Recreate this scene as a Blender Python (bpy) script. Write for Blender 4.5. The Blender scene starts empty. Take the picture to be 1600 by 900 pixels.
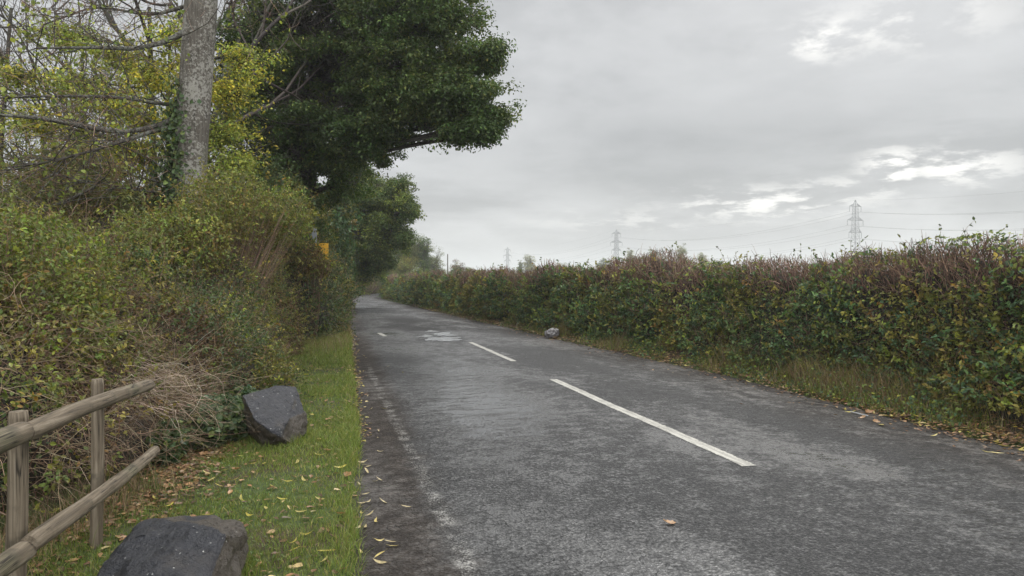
import bpy, bmesh, math
import numpy as np
from mathutils import Vector, Matrix

R = math.radians
rng = np.random.default_rng(7)
scene = bpy.context.scene
COL = scene.collection

# ------------------------------------------------------------------ camera model (used to survey the place)
F, HY, TH, CH = 1155.0, 440.0, R(14.1), 1.6
ct, st = math.cos(TH), math.sin(TH)

def at(px, py, D):
    x = (px - 800) / F * D
    return np.array([x * ct + D * st, -x * st + D * ct, CH - (py - HY) / F * D])

def gnd(px, py):
    p = at(px, py, CH * F / (py - HY)); p[2] = 0
    return p

def dist(P):
    return np.sqrt(P[..., 0] ** 2 + P[..., 1] ** 2)

# ------------------------------------------------------------------ noise
def _h(i, j, k, s):
    n = (i * 374761393 + j * 668265263 + k * 2147483647 + s * 974634631) & 0xFFFFFFFF
    n = ((n ^ (n >> 13)) * 1274126177) & 0xFFFFFFFF
    n = n ^ (n >> 16)
    return (n & 0xFFFF) / 65535.0

def noise(P, scale=1.0, seed=0):
    P = np.asarray(P, float) * scale
    i = np.floor(P).astype(np.int64); f = P - i
    f = f * f * (3 - 2 * f)
    out = 0
    for a in (0, 1):
        for b in (0, 1):
            for c in (0, 1):
                w = (f[..., 0] if a else 1 - f[..., 0]) * (f[..., 1] if b else 1 - f[..., 1]) * (f[..., 2] if c else 1 - f[..., 2])
                out = out + w * _h(i[..., 0] + a, i[..., 1] + b, i[..., 2] + c, seed)
    return out * 2 - 1

def fbm(P, scale=1.0, seed=0, octv=3):
    return sum(noise(P, scale * 2 ** o, seed + o) * 0.5 ** o for o in range(octv))

def unit(v):
    return v / np.maximum(np.linalg.norm(v, axis=-1, keepdims=True), 1e-9)

def runit(n):
    return unit(rng.normal(size=(n, 3)))

# ------------------------------------------------------------------ mesh builder
class MB:
    def __init__(s):
        s.v, s.c, s.f, s.sm, s.n = [], [], [], [], 0

    def add(s, verts, faces, col=(1, 1, 1), smooth=False):
        """verts (n,k,3) with per-item faces (m,q) indices, or verts (k,3)"""
        verts = np.asarray(verts, float); faces = np.asarray(faces, np.int64)
        if verts.ndim == 2: verts = verts[None]
        n, k = verts.shape[:2]
        if n == 0: return
        col = np.asarray(col, float)
        if col.ndim == 1: c = np.broadcast_to(col, (n, k, 3))
        elif col.ndim == 2: c = np.broadcast_to(col[:, None], (n, k, 3))
        else: c = col
        idx = (faces[None] + (np.arange(n) * k)[:, None, None]).reshape(-1, faces.shape[1]) + s.n
        s.v.append(verts.reshape(-1, 3)); s.c.append(c.reshape(-1, 3)); s.f.append(idx); s.sm.append(np.full(len(idx), smooth))
        s.n += n * k

    def leaves(s, P, U, N, L, W, C, six=False, curl=0.15):
        n = len(P)
        if n == 0: return
        U = unit(U); S = unit(np.cross(N, U)); N = np.cross(U, S)
        L = np.broadcast_to(np.asarray(L, float), (n,))[:, None]; W = np.broadcast_to(np.asarray(W, float), (n,))[:, None]
        if six:
            V = np.stack([P, P + U * L * .28 + S * W * .42 + N * W * .10, P + U * L * .62 + S * W * .40 + N * W * .04,
                          P + U * L - N * L * curl,
                          P + U * L * .62 - S * W * .40 + N * W * .04, P + U * L * .28 - S * W * .42 + N * W * .10], 1)
            s.add(V, [[0, 1, 2, 3], [0, 3, 4, 5]], C)
        else:
            V = np.stack([P, P + U * L * .45 + S * W * .5 + N * W * .12, P + U * L - N * L * curl, P + U * L * .45 - S * W * .5 + N * W * .12], 1)
            s.add(V, [[0, 1, 2], [0, 2, 3]], C)

    def tubes(s, paths, radii, col, sides=3, smooth=True):
        paths = np.asarray(paths, float); n, k = paths.shape[:2]
        if n == 0: return
        radii = np.asarray(radii, float)
        if radii.ndim == 1: radii = np.broadcast_to(radii, (n, k))
        T = unit(np.gradient(paths, axis=1))
        ref = np.where(np.abs(T[:, :1, 2:3]) > .9, np.array([1., 0, 0]), np.array([0, 0, 1.]))
        A = unit(np.cross(T, np.broadcast_to(ref, T.shape))); B = np.cross(T, A)
        ang = np.arange(sides) * 2 * math.pi / sides
        V = paths[:, :, None] + radii[:, :, None, None] * (A[:, :, None] * np.cos(ang)[:, None] + B[:, :, None] * np.sin(ang)[:, None])
        V = V.reshape(n, k * sides, 3)
        fs = [[i * sides + j, i * sides + (j + 1) % sides, (i + 1) * sides + (j + 1) % sides, (i + 1) * sides + j] for i in range(k - 1) for j in range(sides)]
        s.add(V, fs, col, smooth)

    def build(s, name, mat, parent=None, loc=None):
        me = bpy.data.meshes.new(name)
        v = np.concatenate(s.v); c = np.concatenate(s.c)
        if loc is not None: v = v - np.asarray(loc)
        me.vertices.add(len(v)); me.vertices.foreach_set('co', v.astype(np.float32).ravel())
        tot = np.concatenate([np.full(len(f), f.shape[1]) for f in s.f])
        loops = np.concatenate([f.ravel() for f in s.f])
        me.loops.add(len(loops)); me.loops.foreach_set('vertex_index', loops.astype(np.int32))
        me.polygons.add(len(tot))
        me.polygons.foreach_set('loop_start', np.concatenate([[0], np.cumsum(tot)[:-1]]).astype(np.int32))
        me.polygons.foreach_set('loop_total', tot.astype(np.int32))
        me.polygons.foreach_set('use_smooth', np.concatenate(s.sm))
        a = me.color_attributes.new('col', 'FLOAT_COLOR', 'POINT')
        a.data.foreach_set('color', np.concatenate([c, np.ones((len(c), 1))], 1).astype(np.float32).ravel())
        me.update(calc_edges=True)
        me.materials.append(mat)
        o = bpy.data.objects.new(name, me); COL.objects.link(o)
        if parent: o.parent = parent
        if loc is not None and not parent: o.location = loc
        return o

def tag(o, label=None, cat=None, group=None, kind=None):
    if label: o['label'] = label
    if cat: o['category'] = cat
    if group: o['group'] = group
    if kind: o['kind'] = kind
    return o

def empty(name, loc, label, cat, group=None):
    o = bpy.data.objects.new(name, None); COL.objects.link(o)
    o.location = [float(a) for a in loc]; o.empty_display_size = .2
    return tag(o, label, cat, group)

def part(mb, name, mat, parent):
    o = mb.build(name, mat)
    o.parent = parent
    o.matrix_parent_inverse = Matrix.Translation(parent.location).inverted()
    return o

# ------------------------------------------------------------------ materials
def newmat(name):
    m = bpy.data.materials.new(name); m.use_nodes = True
    nt = m.node_tree; nt.nodes.clear()
    return m, nt

class NT:
    def __init__(s, nt): s.nt = nt
    def n(s, t, **kw):
        nd = s.nt.nodes.new(t)
        ins = kw.pop('ins', {})
        for k, v in kw.items(): setattr(nd, k, v)
        for k, v in ins.items():
            if isinstance(v, bpy.types.NodeSocket): s.nt.links.new(v, nd.inputs[k])
            else: nd.inputs[k].default_value = v
        return nd
    def math(s, op, a, b=0.0, c=0.0, clamp=False):
        nd = s.n('ShaderNodeMath', operation=op, use_clamp=clamp)
        for i, v in enumerate((a, b, c)):
            if isinstance(v, bpy.types.NodeSocket): s.nt.links.new(v, nd.inputs[i])
            else: nd.inputs[i].default_value = v
        return nd.outputs[0]
    def mix(s, f, a, b, mode='MIX'):
        nd = s.n('ShaderNodeMix', data_type='RGBA', blend_type=mode)
        for i, v in ((0, f), (6, a), (7, b)):
            if isinstance(v, bpy.types.NodeSocket): s.nt.links.new(v, nd.inputs[i])
            else: nd.inputs[i].default_value = v if i == 0 else (*v, 1)
        return nd.outputs[2]
    def ramp(s, f, stops):
        nd = s.n('ShaderNodeValToRGB')
        el = nd.color_ramp.elements
        while len(el) < len(stops): el.new(.5)
        for e, (p, c) in zip(el, stops):
            e.position = p; e.color = (*c, 1) if isinstance(c, (tuple, list)) else (c, c, c, 1)
        s.nt.links.new(f, nd.inputs[0])
        return nd.outputs[0]
    def noise(s, vec, scale, detail=3, rough=.55, dist=0.0):
        nd = s.n('ShaderNodeTexNoise')
        s.nt.links.new(vec, nd.inputs['Vector'])
        nd.inputs['Scale'].default_value = scale; nd.inputs['Detail'].default_value = detail
        nd.inputs['Roughness'].default_value = rough; nd.inputs['Distortion'].default_value = dist
        return nd.outputs[0]
    def mapping(s, vec, scale=(1, 1, 1), loc=(0, 0, 0)):
        return s.n('ShaderNodeMapping', ins={'Vector': vec, 'Scale': scale, 'Location': loc}).outputs[0]
    def bump(s, h, strength, d, normal=None):
        nd = s.n('ShaderNodeBump', ins={'Height': h, 'Strength': strength, 'Distance': d})
        if normal: s.nt.links.new(normal, nd.inputs['Normal'])
        return nd.outputs[0]
    def out(s, sh, vol=False):
        o = s.n('ShaderNodeOutputMaterial'); s.nt.links.new(sh, o.inputs['Volume' if vol else 'Surface'])
    def sm(s, x, a, b):
        nd = s.n('ShaderNodeMapRange', interpolation_type='SMOOTHSTEP', ins={'Value': x, 'From Min': a, 'From Max': b})
        return nd.outputs[0]

def leaf_mat(name, rough=.45, trans=.30, spec=.28):
    m, nt = newmat(name); t = NT(nt)
    co = t.n('ShaderNodeTexCoord').outputs['Object']
    c = t.n('ShaderNodeVertexColor', layer_name='col').outputs[0]
    nz = t.noise(co, 35, 2)
    c = t.mix(t.ramp(nz, [(.3, 0.0), (.75, .45)]), c, (.10, .085, .04))
    b = t.n('ShaderNodeBsdfPrincipled', ins={'Base Color': c, 'Roughness': rough, 'Specular IOR Level': spec})
    tr = t.n('ShaderNodeBsdfTranslucent', ins={'Color': t.mix(1.0, c, (1.25, 1.3, .7), 'MULTIPLY')})
    mx = t.n('ShaderNodeMixShader', ins={0: trans}); nt.links.new(b.outputs[0], mx.inputs[1]); nt.links.new(tr.outputs[0], mx.inputs[2])
    t.out(mx.outputs[0])
    return m

def twig_mat(name, rough=.8, amt=.5, scale=40):
    m, nt = newmat(name); t = NT(nt)
    co = t.n('ShaderNodeTexCoord').outputs['Object']
    c = t.n('ShaderNodeVertexColor', layer_name='col').outputs[0]
    nz = t.noise(co, scale, 3)
    c = t.mix(amt, c, t.ramp(nz, [(.3, .45), (.7, 1.0)]), 'MULTIPLY')
    b = t.n('ShaderNodeBsdfPrincipled', ins={'Base Color': c, 'Roughness': rough, 'Specular IOR Level': .3, 'Normal': t.bump(nz, .5, .01)})
    t.out(b.outputs[0])
    return m

def bark_mat(name, base, light, patch=.5, lichen=(.42, .42, .37)):
    m, nt = newmat(name); t = NT(nt)
    co = t.n('ShaderNodeTexCoord').outputs['Object']
    fiss = t.noise(t.mapping(co, (9, 9, 1.6)), 3, 5, .6, .6)
    c = t.ramp(fiss, [(.3, tuple(x * .45 for x in base)), (.5, base), (.75, light)])
    big = t.noise(co, 1.3, 3)
    sp = t.noise(co, 26, 4, .7)
    thr = t.math('ADD', t.math('MULTIPLY', big, .55), t.math('MULTIPLY', sp, .75))
    c = t.mix(t.math('MULTIPLY', t.sm(thr, .655, .74), patch), c, lichen)
    green = t.sm(t.noise(co, 2.3, 3), .52, .7)
    c = t.mix(t.math('MULTIPLY', green, .35), c, (.07, .08, .04))
    b = t.n('ShaderNodeBsdfPrincipled', ins={'Base Color': c, 'Roughness': .82, 'Specular IOR Level': .25, 'Normal': t.bump(fiss, .8, .03)})
    t.out(b.outputs[0])
    return m

def plain_mat(name, col, rough=.6, metal=0.0, var=.3, scale=8, bump=.2):
    m, nt = newmat(name); t = NT(nt)
    co = t.n('ShaderNodeTexCoord').outputs['Object']
    nz = t.noise(co, scale, 4)
    c = t.mix(t.ramp(nz, [(.35, 0.0), (.75, 1.0)]), col, tuple(x * (1 - var) for x in col))
    b = t.n('ShaderNodeBsdfPrincipled', ins={'Base Color': c, 'Roughness': rough, 'Metallic': metal, 'Normal': t.bump(nz, bump, .01)})
    t.out(b.outputs[0])
    return m

M_LEAF = leaf_mat('leaf')
M_FAR = leaf_mat('far_leaf', .6, .25, .25)
M_GRASS = leaf_mat('grass_blade', .5, .3, .3)
M_DRY = leaf_mat('dry_grass', .7, .25, .2)
M_LITTER = leaf_mat('fallen_leaf', .45, .15, .4)
M_TWIG = twig_mat('twig')
M_CORE = twig_mat('opaque_core', .95, .8, 9)
M_BARK = bark_mat('mottled_bark', (.095, .083, .068), (.165, .15, .125), .62, (.36, .345, .305))
M_OAKBARK = bark_mat('oak_bark', (.05, .043, .035), (.10, .09, .075), .2)
M_STEEL = plain_mat('galvanised_steel', (.22, .23, .24), .6, .3)

def pick(pal, n):
    cols = np.array([p[0] for p in pal]); w = np.array([p[1] for p in pal], float); w /= w.sum()
    c = cols[rng.choice(len(pal), n, p=w)]
    return np.clip(c * rng.uniform(.65, 1.45, (n, 1)) * rng.uniform(.92, 1.08, (n, 3)), 0, 1)

# ------------------------------------------------------------------ road edges (surveyed from the photograph)
LE = np.array([gnd(*p)[:2] for p in [(551, 900), (557, 760), (559, 690), (556, 630), (550, 575), (546, 530), (543, 500), (541, 483), (545, 470), (555, 463), (570, 459), (592, 457.3)]])
RE = np.array([gnd(*p)[:2] for p in [(1600, 702), (1400, 655), (1200, 602), (1050, 568), (900, 537), (800, 513), (700, 491), (650, 480), (612, 471), (594, 466.3)]])
LE = np.concatenate([[[.1, -60], [.12, 0]], LE, [[11.2, 115], [18.5, 125], [33, 140], [55, 160]]])
RE = np.concatenate([[[6.5, -60], [6.5, 0]], RE, [[6.6, 86], [10.2, 100], [14.3, 110], [24, 125], [38.5, 140], [61, 160]]])
YY = np.arange(-60, 160.1, .5)

def smooth(a, n=9):
    k = np.ones(n) / n
    return np.convolve(np.pad(a, n // 2, mode='edge'), k, 'valid')
EL = smooth(np.interp(YY, LE[:, 1], LE[:, 0])); ER = smooth(np.interp(YY, RE[:, 1], RE[:, 0]))
el = lambda y: np.interp(y, YY, EL)
er = lambda y: np.interp(y, YY, ER)
sstep = lambda x: np.clip(x, 0, 1) ** 2 * (3 - 2 * np.clip(x, 0, 1))

def gz(x, y):
    x = np.asarray(x, float); y = np.asarray(y, float)
    dl = el(y) - x; dr = x - er(y)
    P = np.stack([x, y, x * 0], -1)
    bump = noise(P, .7, 3) * .02
    zl = -.03 + .065 * sstep((dl + .03) / .16) + bump * sstep(dl / .4) - .03 * sstep(dl / 3)
    zr = -.03 + .05 * sstep((dr + .03) / .14) + .30 * sstep((dr - .1) / 1.1) + bump * sstep(dr / .4)
    return np.where(dl > -.1, zl, np.where(dr > -.1, zr, -.03))

# ground sheet
def grid_mesh(name, rows, mat, kind='structure'):
    a = np.asarray(rows); n, m = a.shape[:2]
    idx = np.arange(n * m).reshape(n, m)
    f = np.stack([idx[:-1, :-1], idx[:-1, 1:], idx[1:, 1:], idx[1:, :-1]], -1).reshape(-1, 4)
    mb = MB(); mb.add(a.reshape(-1, 3), f, smooth=True)
    o = mb.build(name, mat); o['kind'] = kind
    return o

def ground_material():
    m, nt = newmat('soil_and_turf'); t = NT(nt)
    co = t.n('ShaderNodeTexCoord').outputs['Object']
    a = t.noise(co, 1.2, 5, .65); b_ = t.noise(co, 14, 4, .7)
    soil = t.ramp(b_, [(.3, (.03, .022, .015)), (.7, (.085, .062, .04))])
    turf = t.ramp(b_, [(.3, (.03, .045, .014)), (.7, (.075, .10, .03))])
    c = t.mix(t.sm(a, .40, .52), soil, turf)
    b = t.n('ShaderNodeBsdfPrincipled', ins={'Base Color': c, 'Roughness': .9, 'Specular IOR Level': .25, 'Normal': t.bump(b_, .7, .03)})
    t.out(b.outputs[0]); return m

ys = np.concatenate([[-2200, -800, -300, -100, -40, -15, -5], np.arange(-2, 30, .25), np.arange(30, 70, 1), np.arange(70, 165, 2.5), [180, 220, 300, 500, 900, 1500, 2300]])
offL = np.array([2200, 800, 250, 80, 30, 15, 9, 7, 5.5, 4.5, 3.8, 3.2, 2.7, 2.3, 2, 1.7, 1.45, 1.2, 1, .8, .6, .45, .33, .23, .16, .11, .07, .04, .01, -.02, -.06, -.5])
offR = np.array([-.5, -.06, -.02, .01, .04, .08, .13, .2, .3, .42, .56, .72, .9, 1.1, 1.4, 1.8, 2.4, 3.2, 5, 9, 16, 40, 120, 400, 1000, 2200])
rows = []
for y in ys:
    xs = np.concatenate([el(y) - offL, er(y) + offR])
    rows.append(np.stack([xs, np.full_like(xs, y), gz(xs, np.full_like(xs, y))], -1))
grid_mesh('ground', rows, ground_material())

# ------------------------------------------------------------------ road
def road_material():
    m, nt = newmat('wet_asphalt'); t = NT(nt)
    co = t.n('ShaderNodeTexCoord').outputs['Object']
    sx = t.n('ShaderNodeSeparateXYZ', ins={0: co}); X, Y = sx.outputs[0], sx.outputs[1]
    uv = t.n('ShaderNodeUVMap', uv_map='edge').outputs[0]
    su = t.n('ShaderNodeSeparateXYZ', ins={0: uv}); dL, dR = su.outputs[0], su.outputs[1]   # metres from either road edge
    grit = t.noise(co, 75, 3, .7)
    chip = t.n('ShaderNodeTexVoronoi', ins={'Vector': co, 'Scale': 55.0}).outputs['Distance']
    mid = t.noise(co, 5.5, 4, .65)
    big = t.noise(t.mapping(co, (1, .45, 1)), .55, 4, .6)
    g2 = t.noise(co, 32, 4, .75)
    c = t.ramp(t.math('ADD', t.math('MULTIPLY', grit, .55), t.math('MULTIPLY', g2, .45)), [(.35, (.009, .009, .0095)), (.5, (.033, .033, .0335)), (.64, (.135, .133, .131))])
    c = t.mix(t.math('MULTIPLY', t.sm(big, .45, .7), .35), c, (.075, .074, .073))
    # mud washed along both edges
    wob = t.math('MULTIPLY', t.math('SUBTRACT', t.noise(co, 1.6, 4, .65), .5), .55)
    mudL = t.math('SUBTRACT', 1.0, t.sm(t.math('ADD', dL, wob), .34, .72))
    mudR = t.math('SUBTRACT', 1.0, t.sm(t.math('ADD', dR, t.math('MULTIPLY', wob, 3.0)), .15, 1.7))
    mud = t.math('MAXIMUM', mudL, t.math('MULTIPLY', mudR, .95))
    c = t.mix(t.math('MULTIPLY', mud, .92), c, t.ramp(mid, [(.3, (.014, .011, .009)), (.7, (.048, .037, .029))]))
    # dark scuffs and twigs of dirt, right half
    scf = t.noise(t.mapping(co, (2.2, 6, 1)), 4, 4, .7, .3)
    c = t.mix(t.math('MULTIPLY', t.sm(scf, .515, .60), t.math('MULTIPLY', t.sm(X, 2.8, 4.6), .95)), c, (.012, .011, .010))
    # darker resurfaced band
    band = t.math('MULTIPLY', t.sm(t.math('ADD', Y, t.math('MULTIPLY', mid, 1.2)), 23.6, 24.4), t.math('SUBTRACT', 1.0, t.sm(t.math('ADD', Y, t.math('MULTIPLY', big, 9.0)), 33.0, 38.0)))
    c = t.mix(t.math('MULTIPLY', band, .6), c, (.016, .015, .014))
    # worn edge line and its crumbs
    lw = t.math('MULTIPLY', t.math('SUBTRACT', t.noise(co, 2.2, 2), .5), .10)
    dl = t.math('ABSOLUTE', t.math('SUBTRACT', t.math('ADD', X, lw), .76))
    inl = t.math('SUBTRACT', 1.0, t.sm(dl, .03, .075))
    wear = t.sm(t.math('ADD', t.math('MULTIPLY', grit, .7), t.math('MULTIPLY', mid, .5)), .60, .72)
    fade = t.math('SUBTRACT', 1.0, t.sm(Y, 12.5, 15.5))
    line = t.math('MULTIPLY', t.math('MULTIPLY', inl, wear), t.math('MULTIPLY', fade, .58))
    c = t.mix(line, c, (.40, .39, .36))
    # cracks (alligator cracking along the left wheel track)
    cw = t.n('ShaderNodeTexVoronoi', feature='DISTANCE_TO_EDGE', ins={'Vector': t.n('ShaderNodeVectorMath', operation='ADD', ins={0: co, 1: t.n('ShaderNodeTexNoise', ins={'Vector': co, 'Scale': 3.0}).outputs['Color']}).outputs[0], 'Scale': 3.4}).outputs['Distance']
    crk = t.math('MULTIPLY', t.math('SUBTRACT', 1.0, t.sm(cw, .0, .022)), t.math('MULTIPLY', t.sm(mid, .42, .6), t.math('SUBTRACT', 1.0, t.sm(X, 1.4, 2.6))))
    c = t.mix(t.math('MULTIPLY', crk, .8), c, (.008, .008, .008))
    # wetness: smoother water film in the wheel tracks and in broad patches
    trk = t.math('SUBTRACT', 1.0, t.sm(t.math('ABSOLUTE', t.math('SUBTRACT', X, 1.85)), .15, 1.1))
    stk = t.noise(t.mapping(co, (1.6, 3.4, 1)), 1.4, 4, .7)
    damp = t.math('MULTIPLY', t.math('MULTIPLY', t.math('SUBTRACT', 1.0, t.sm(t.math('ABSOLUTE', t.math('SUBTRACT', Y, 9.0)), .3, 4.5)), trk), t.math('MULTIPLY', t.sm(t.math('ADD', stk, t.math('MULTIPLY', t.math('SUBTRACT', g2, .5), .5)), .38, .66), 1.25))
    wet = t.math('ADD', t.math('MULTIPLY', big, 1.0), t.math('ADD', t.math('MULTIPLY', trk, .08), t.math('MULTIPLY', damp, .28)))
    wet = t.math('ADD', t.math('ADD', wet, t.math('MULTIPLY', t.math('SUBTRACT', mid, .5), .55)), t.math('MULTIPLY', t.math('SUBTRACT', g2, .5), .62))
    wetf = t.sm(wet, .42, .82)
    rough = t.math('SUBTRACT', .60, t.math('MULTIPLY', wetf, .42))
    rough = t.math('ADD', rough, t.math('MULTIPLY', t.math('MAXIMUM', mud, band), .14))
    rough = t.math('ADD', rough, t.math('MULTIPLY', t.math('SUBTRACT', 1.0, t.sm(X, .7, 1.5)), .10))
    far = t.sm(Y, 34, 60)
    rough = t.math('SUBTRACT', rough, t.math('MULTIPLY', far, .05))
    h = t.math('ADD', t.math('MULTIPLY', chip, .55), t.math('MULTIPLY', grit, .6))
    h = t.math('SUBTRACT', h, t.math('MULTIPLY', crk, 1.2))
    nrm = t.bump(h, t.math('SUBTRACT', 1.0, t.math('MULTIPLY', wetf, .93)), .02)
    nrm = t.bump(t.math('ADD', mid, t.math('MULTIPLY', scf, .4)), t.math('MULTIPLY', t.math('SUBTRACT', 1.0, t.math('MULTIPLY', wetf, .95)), .24), .03, nrm)
    b = t.n('ShaderNodeBsdfPrincipled', ins={'Base Color': c, 'Roughness': rough, 'IOR': 1.5, 'Specular IOR Level': t.math('ADD', .22, t.math('MULTIPLY', wetf, .75)), 'Normal': nrm})
    t.out(b.outputs[0]); return m

ry = np.concatenate([np.arange(-60, -5, 5), np.arange(-5, 40, .12), np.arange(40, 160, 1.0)])
NX = 49
rows = []
for y in ry:
    jl = noise(np.array([y * 3.1, 0, 0]), 1, 5) * .05 + noise(np.array([y * 9.1, 0, 0]), 1, 6) * .03
    jr = noise(np.array([y * 2.7, 0, 9]), 1, 7) * .08 + noise(np.array([y * 8.3, 0, 4]), 1, 8) * .03
    u = np.linspace(0, 1, NX)
    xs = el(y) - .02 + jl + (er(y) - el(y) + .04 + jr - jl) * u
    P = np.stack([xs, np.full_like(xs, y), xs * 0], -1)
    z = 4 * u * (1 - u) * .05 - .004 + fbm(P, .7, 21, 2) * .006
    rows.append(np.stack([xs, np.full_like(xs, y), z], -1))
road_rows = np.array(rows)
road = grid_mesh('road', rows, road_material())
uvl = road.data.uv_layers.new(name='edge')
vi = np.empty(len(road.data.loops), np.int32); road.data.loops.foreach_get('vertex_index', vi)
rv = road_rows.reshape(-1, 3)
ed = np.stack([rv[:, 0] - el(rv[:, 1]), er(rv[:, 1]) - rv[:, 0]], -1)[vi]
uvl.data.foreach_set('uv', ed.astype(np.float32).ravel())

def rz(x, y):
    u = np.clip((x - el(y)) / (er(y) - el(y)), 0, 1)
    P = np.stack([x, y, np.zeros_like(x)], -1)
    return 4 * u * (1 - u) * .05 - .004 + fbm(P, .7, 21, 2) * .006

def paint_material():
    m, nt = newmat('worn_white_paint'); t = NT(nt)
    co = t.n('ShaderNodeTexCoord').outputs['Object']
    uv = t.n('ShaderNodeUVMap', uv_map='across').outputs[0]
    su = t.n('ShaderNodeSeparateXYZ', ins={0: uv})
    g = t.noise(co, 60, 3, .7); a = t.noise(t.mapping(co, (8, 1.2, 1)), 3, 4, .7)
    c = t.mix(t.sm(t.math('ADD', t.math('MULTIPLY', g, .5), t.math('MULTIPLY', a, .6)), .50, .66), (.44, .425, .375), (.20, .19, .165))
    ed_ = t.math('ADD', t.math('ABSOLUTE', t.math('SUBTRACT', su.outputs[0], .5)), t.math('MULTIPLY', t.math('SUBTRACT', t.noise(co, 30, 4, .7), .5), .55))
    mid = t.math('SUBTRACT', 1.0, t.sm(t.math('ABSOLUTE', t.math('SUBTRACT', su.outputs[0], .55)), .04, .14))
    c = t.mix(t.math('MULTIPLY', mid, .5), c, (.22, .21, .185)); c = t.mix(t.sm(ed_, .42, .5), c, (.06, .06, .06))
    b = t.n('ShaderNodeBsdfPrincipled', ins={'Base Color': c, 'Roughness': .5, 'Normal': t.bump(g, .4, .006)})
    t.out(b.outputs[0]); return m
M_PAINT = paint_material()

def dash(p0, p1, w, name='centre_line_dash', mat=None):
    p0, p1 = np.array(p0[:2]), np.array(p1[:2]); d = (p1 - p0) / np.linalg.norm(p1 - p0); s = np.array([d[1], -d[0]])
    n = 60; t_ = np.linspace(0, 1, n); rows = []; uvs = []
    for q in np.linspace(-.5, .5, 5):
        e = noise(np.stack([t_ * 40, t_ * 0 + q, t_ * 0], -1), 1, 12) * .008 * (abs(q) > .4)
        xy = p0 + (p1 - p0) * t_[:, None] + s * (q * w + e[:, None])
        rows.append(np.stack([xy[:, 0], xy[:, 1], rz(xy[:, 0], xy[:, 1]) + .004], -1)); uvs += [(q + .5, k) for k in t_]
    a = np.array(rows); idx = np.arange(a.shape[0] * n).reshape(-1, n)
    f = np.stack([idx[:-1, :-1], idx[:-1, 1:], idx[1:, 1:], idx[1:, :-1]], -1).reshape(-1, 4)[:, ::-1]
    mb = MB(); mb.add(a.reshape(-1, 3), f)
    o = mb.build(name, mat or M_PAINT, road)
    l = o.data.uv_layers.new(name='across'); vi = np.empty(len(o.data.loops), np.int32); o.data.loops.foreach_get('vertex_index', vi)
    l.data.foreach_set('uv', np.array(uvs, np.float32)[vi].ravel())
    return o
dash(gnd(1172, 738), gnd(864, 598), .135)
dash(gnd(803, 568), gnd(735, 538), .12)
dash(gnd(602, 527), gnd(592, 521.5), .14)

# pale wet repair patches in the broken surface
def puddle_material():
    m, nt = newmat('pale_wet_repair'); t = NT(nt)
    co = t.n('ShaderNodeTexCoord').outputs['Object']
    b = t.n('ShaderNodeBsdfPrincipled', ins={'Base Color': t.ramp(t.noise(t.mapping(co, (1, 2.5, 1)), 2.2, 4, .65), [(.40, (.045, .045, .045)), (.50, (.22, .228, .23)), (.7, (.36, .37, .375))]), 'Roughness': .25, 'Specular IOR Level': .9, 'IOR': 1.5,
                                             'Normal': t.bump(t.noise(co, 4, 2), .02, .005)})
    t.out(b.outputs[0]); return m
M_WATER = puddle_material()
def puddle(poly):
    P = np.array([gnd(*p)[:2] for p in poly]); c = P.mean(0)
    # ragged outline
    pts = []
    for a, b in zip(P, np.roll(P, -1, 0)):
        for k in range(14):
            q = a + (b - a) * k / 14
            pts.append(q + (q - c) * (.30 * noise(np.array([q[0] * 3, q[1] * 2.6, 0]), 1, 3) + .22 * noise(np.array([q[0] * 9, q[1] * 7, 5]), 1, 4)))
    pts = np.array(pts); n = len(pts)
    v = np.concatenate([[c], c + (pts - c) * .5, pts])
    z = rz(v[:, 0], v[:, 1]) + .010
    mb = MB()
    V = np.concatenate([v, z[:, None]], 1)
    f4 = [[1 + i, 1 + n + i, 1 + n + (i + 1) % n, 1 + (i + 1) % n] for i in range(n)]
    f3 = [[0, 1 + i, 1 + (i + 1) % n] for i in range(n)]
    mb.add(V, f4); mb.f.append(np.array(f3)); mb.sm.append(np.zeros(n, bool))
    o = mb.build('repair_patch', M_WATER, road)
for poly in [[(672, 536), (732, 534.5), (712, 530), (690, 529), (664, 531)], [(645, 530.5), (668, 529.5), (690, 527.5), (664, 526)], [(680, 528), (714, 527.4), (704, 522), (672, 523.5)], [(662, 522.5), (684, 521), (672, 518.5)]]:
    puddle(poly)

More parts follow.
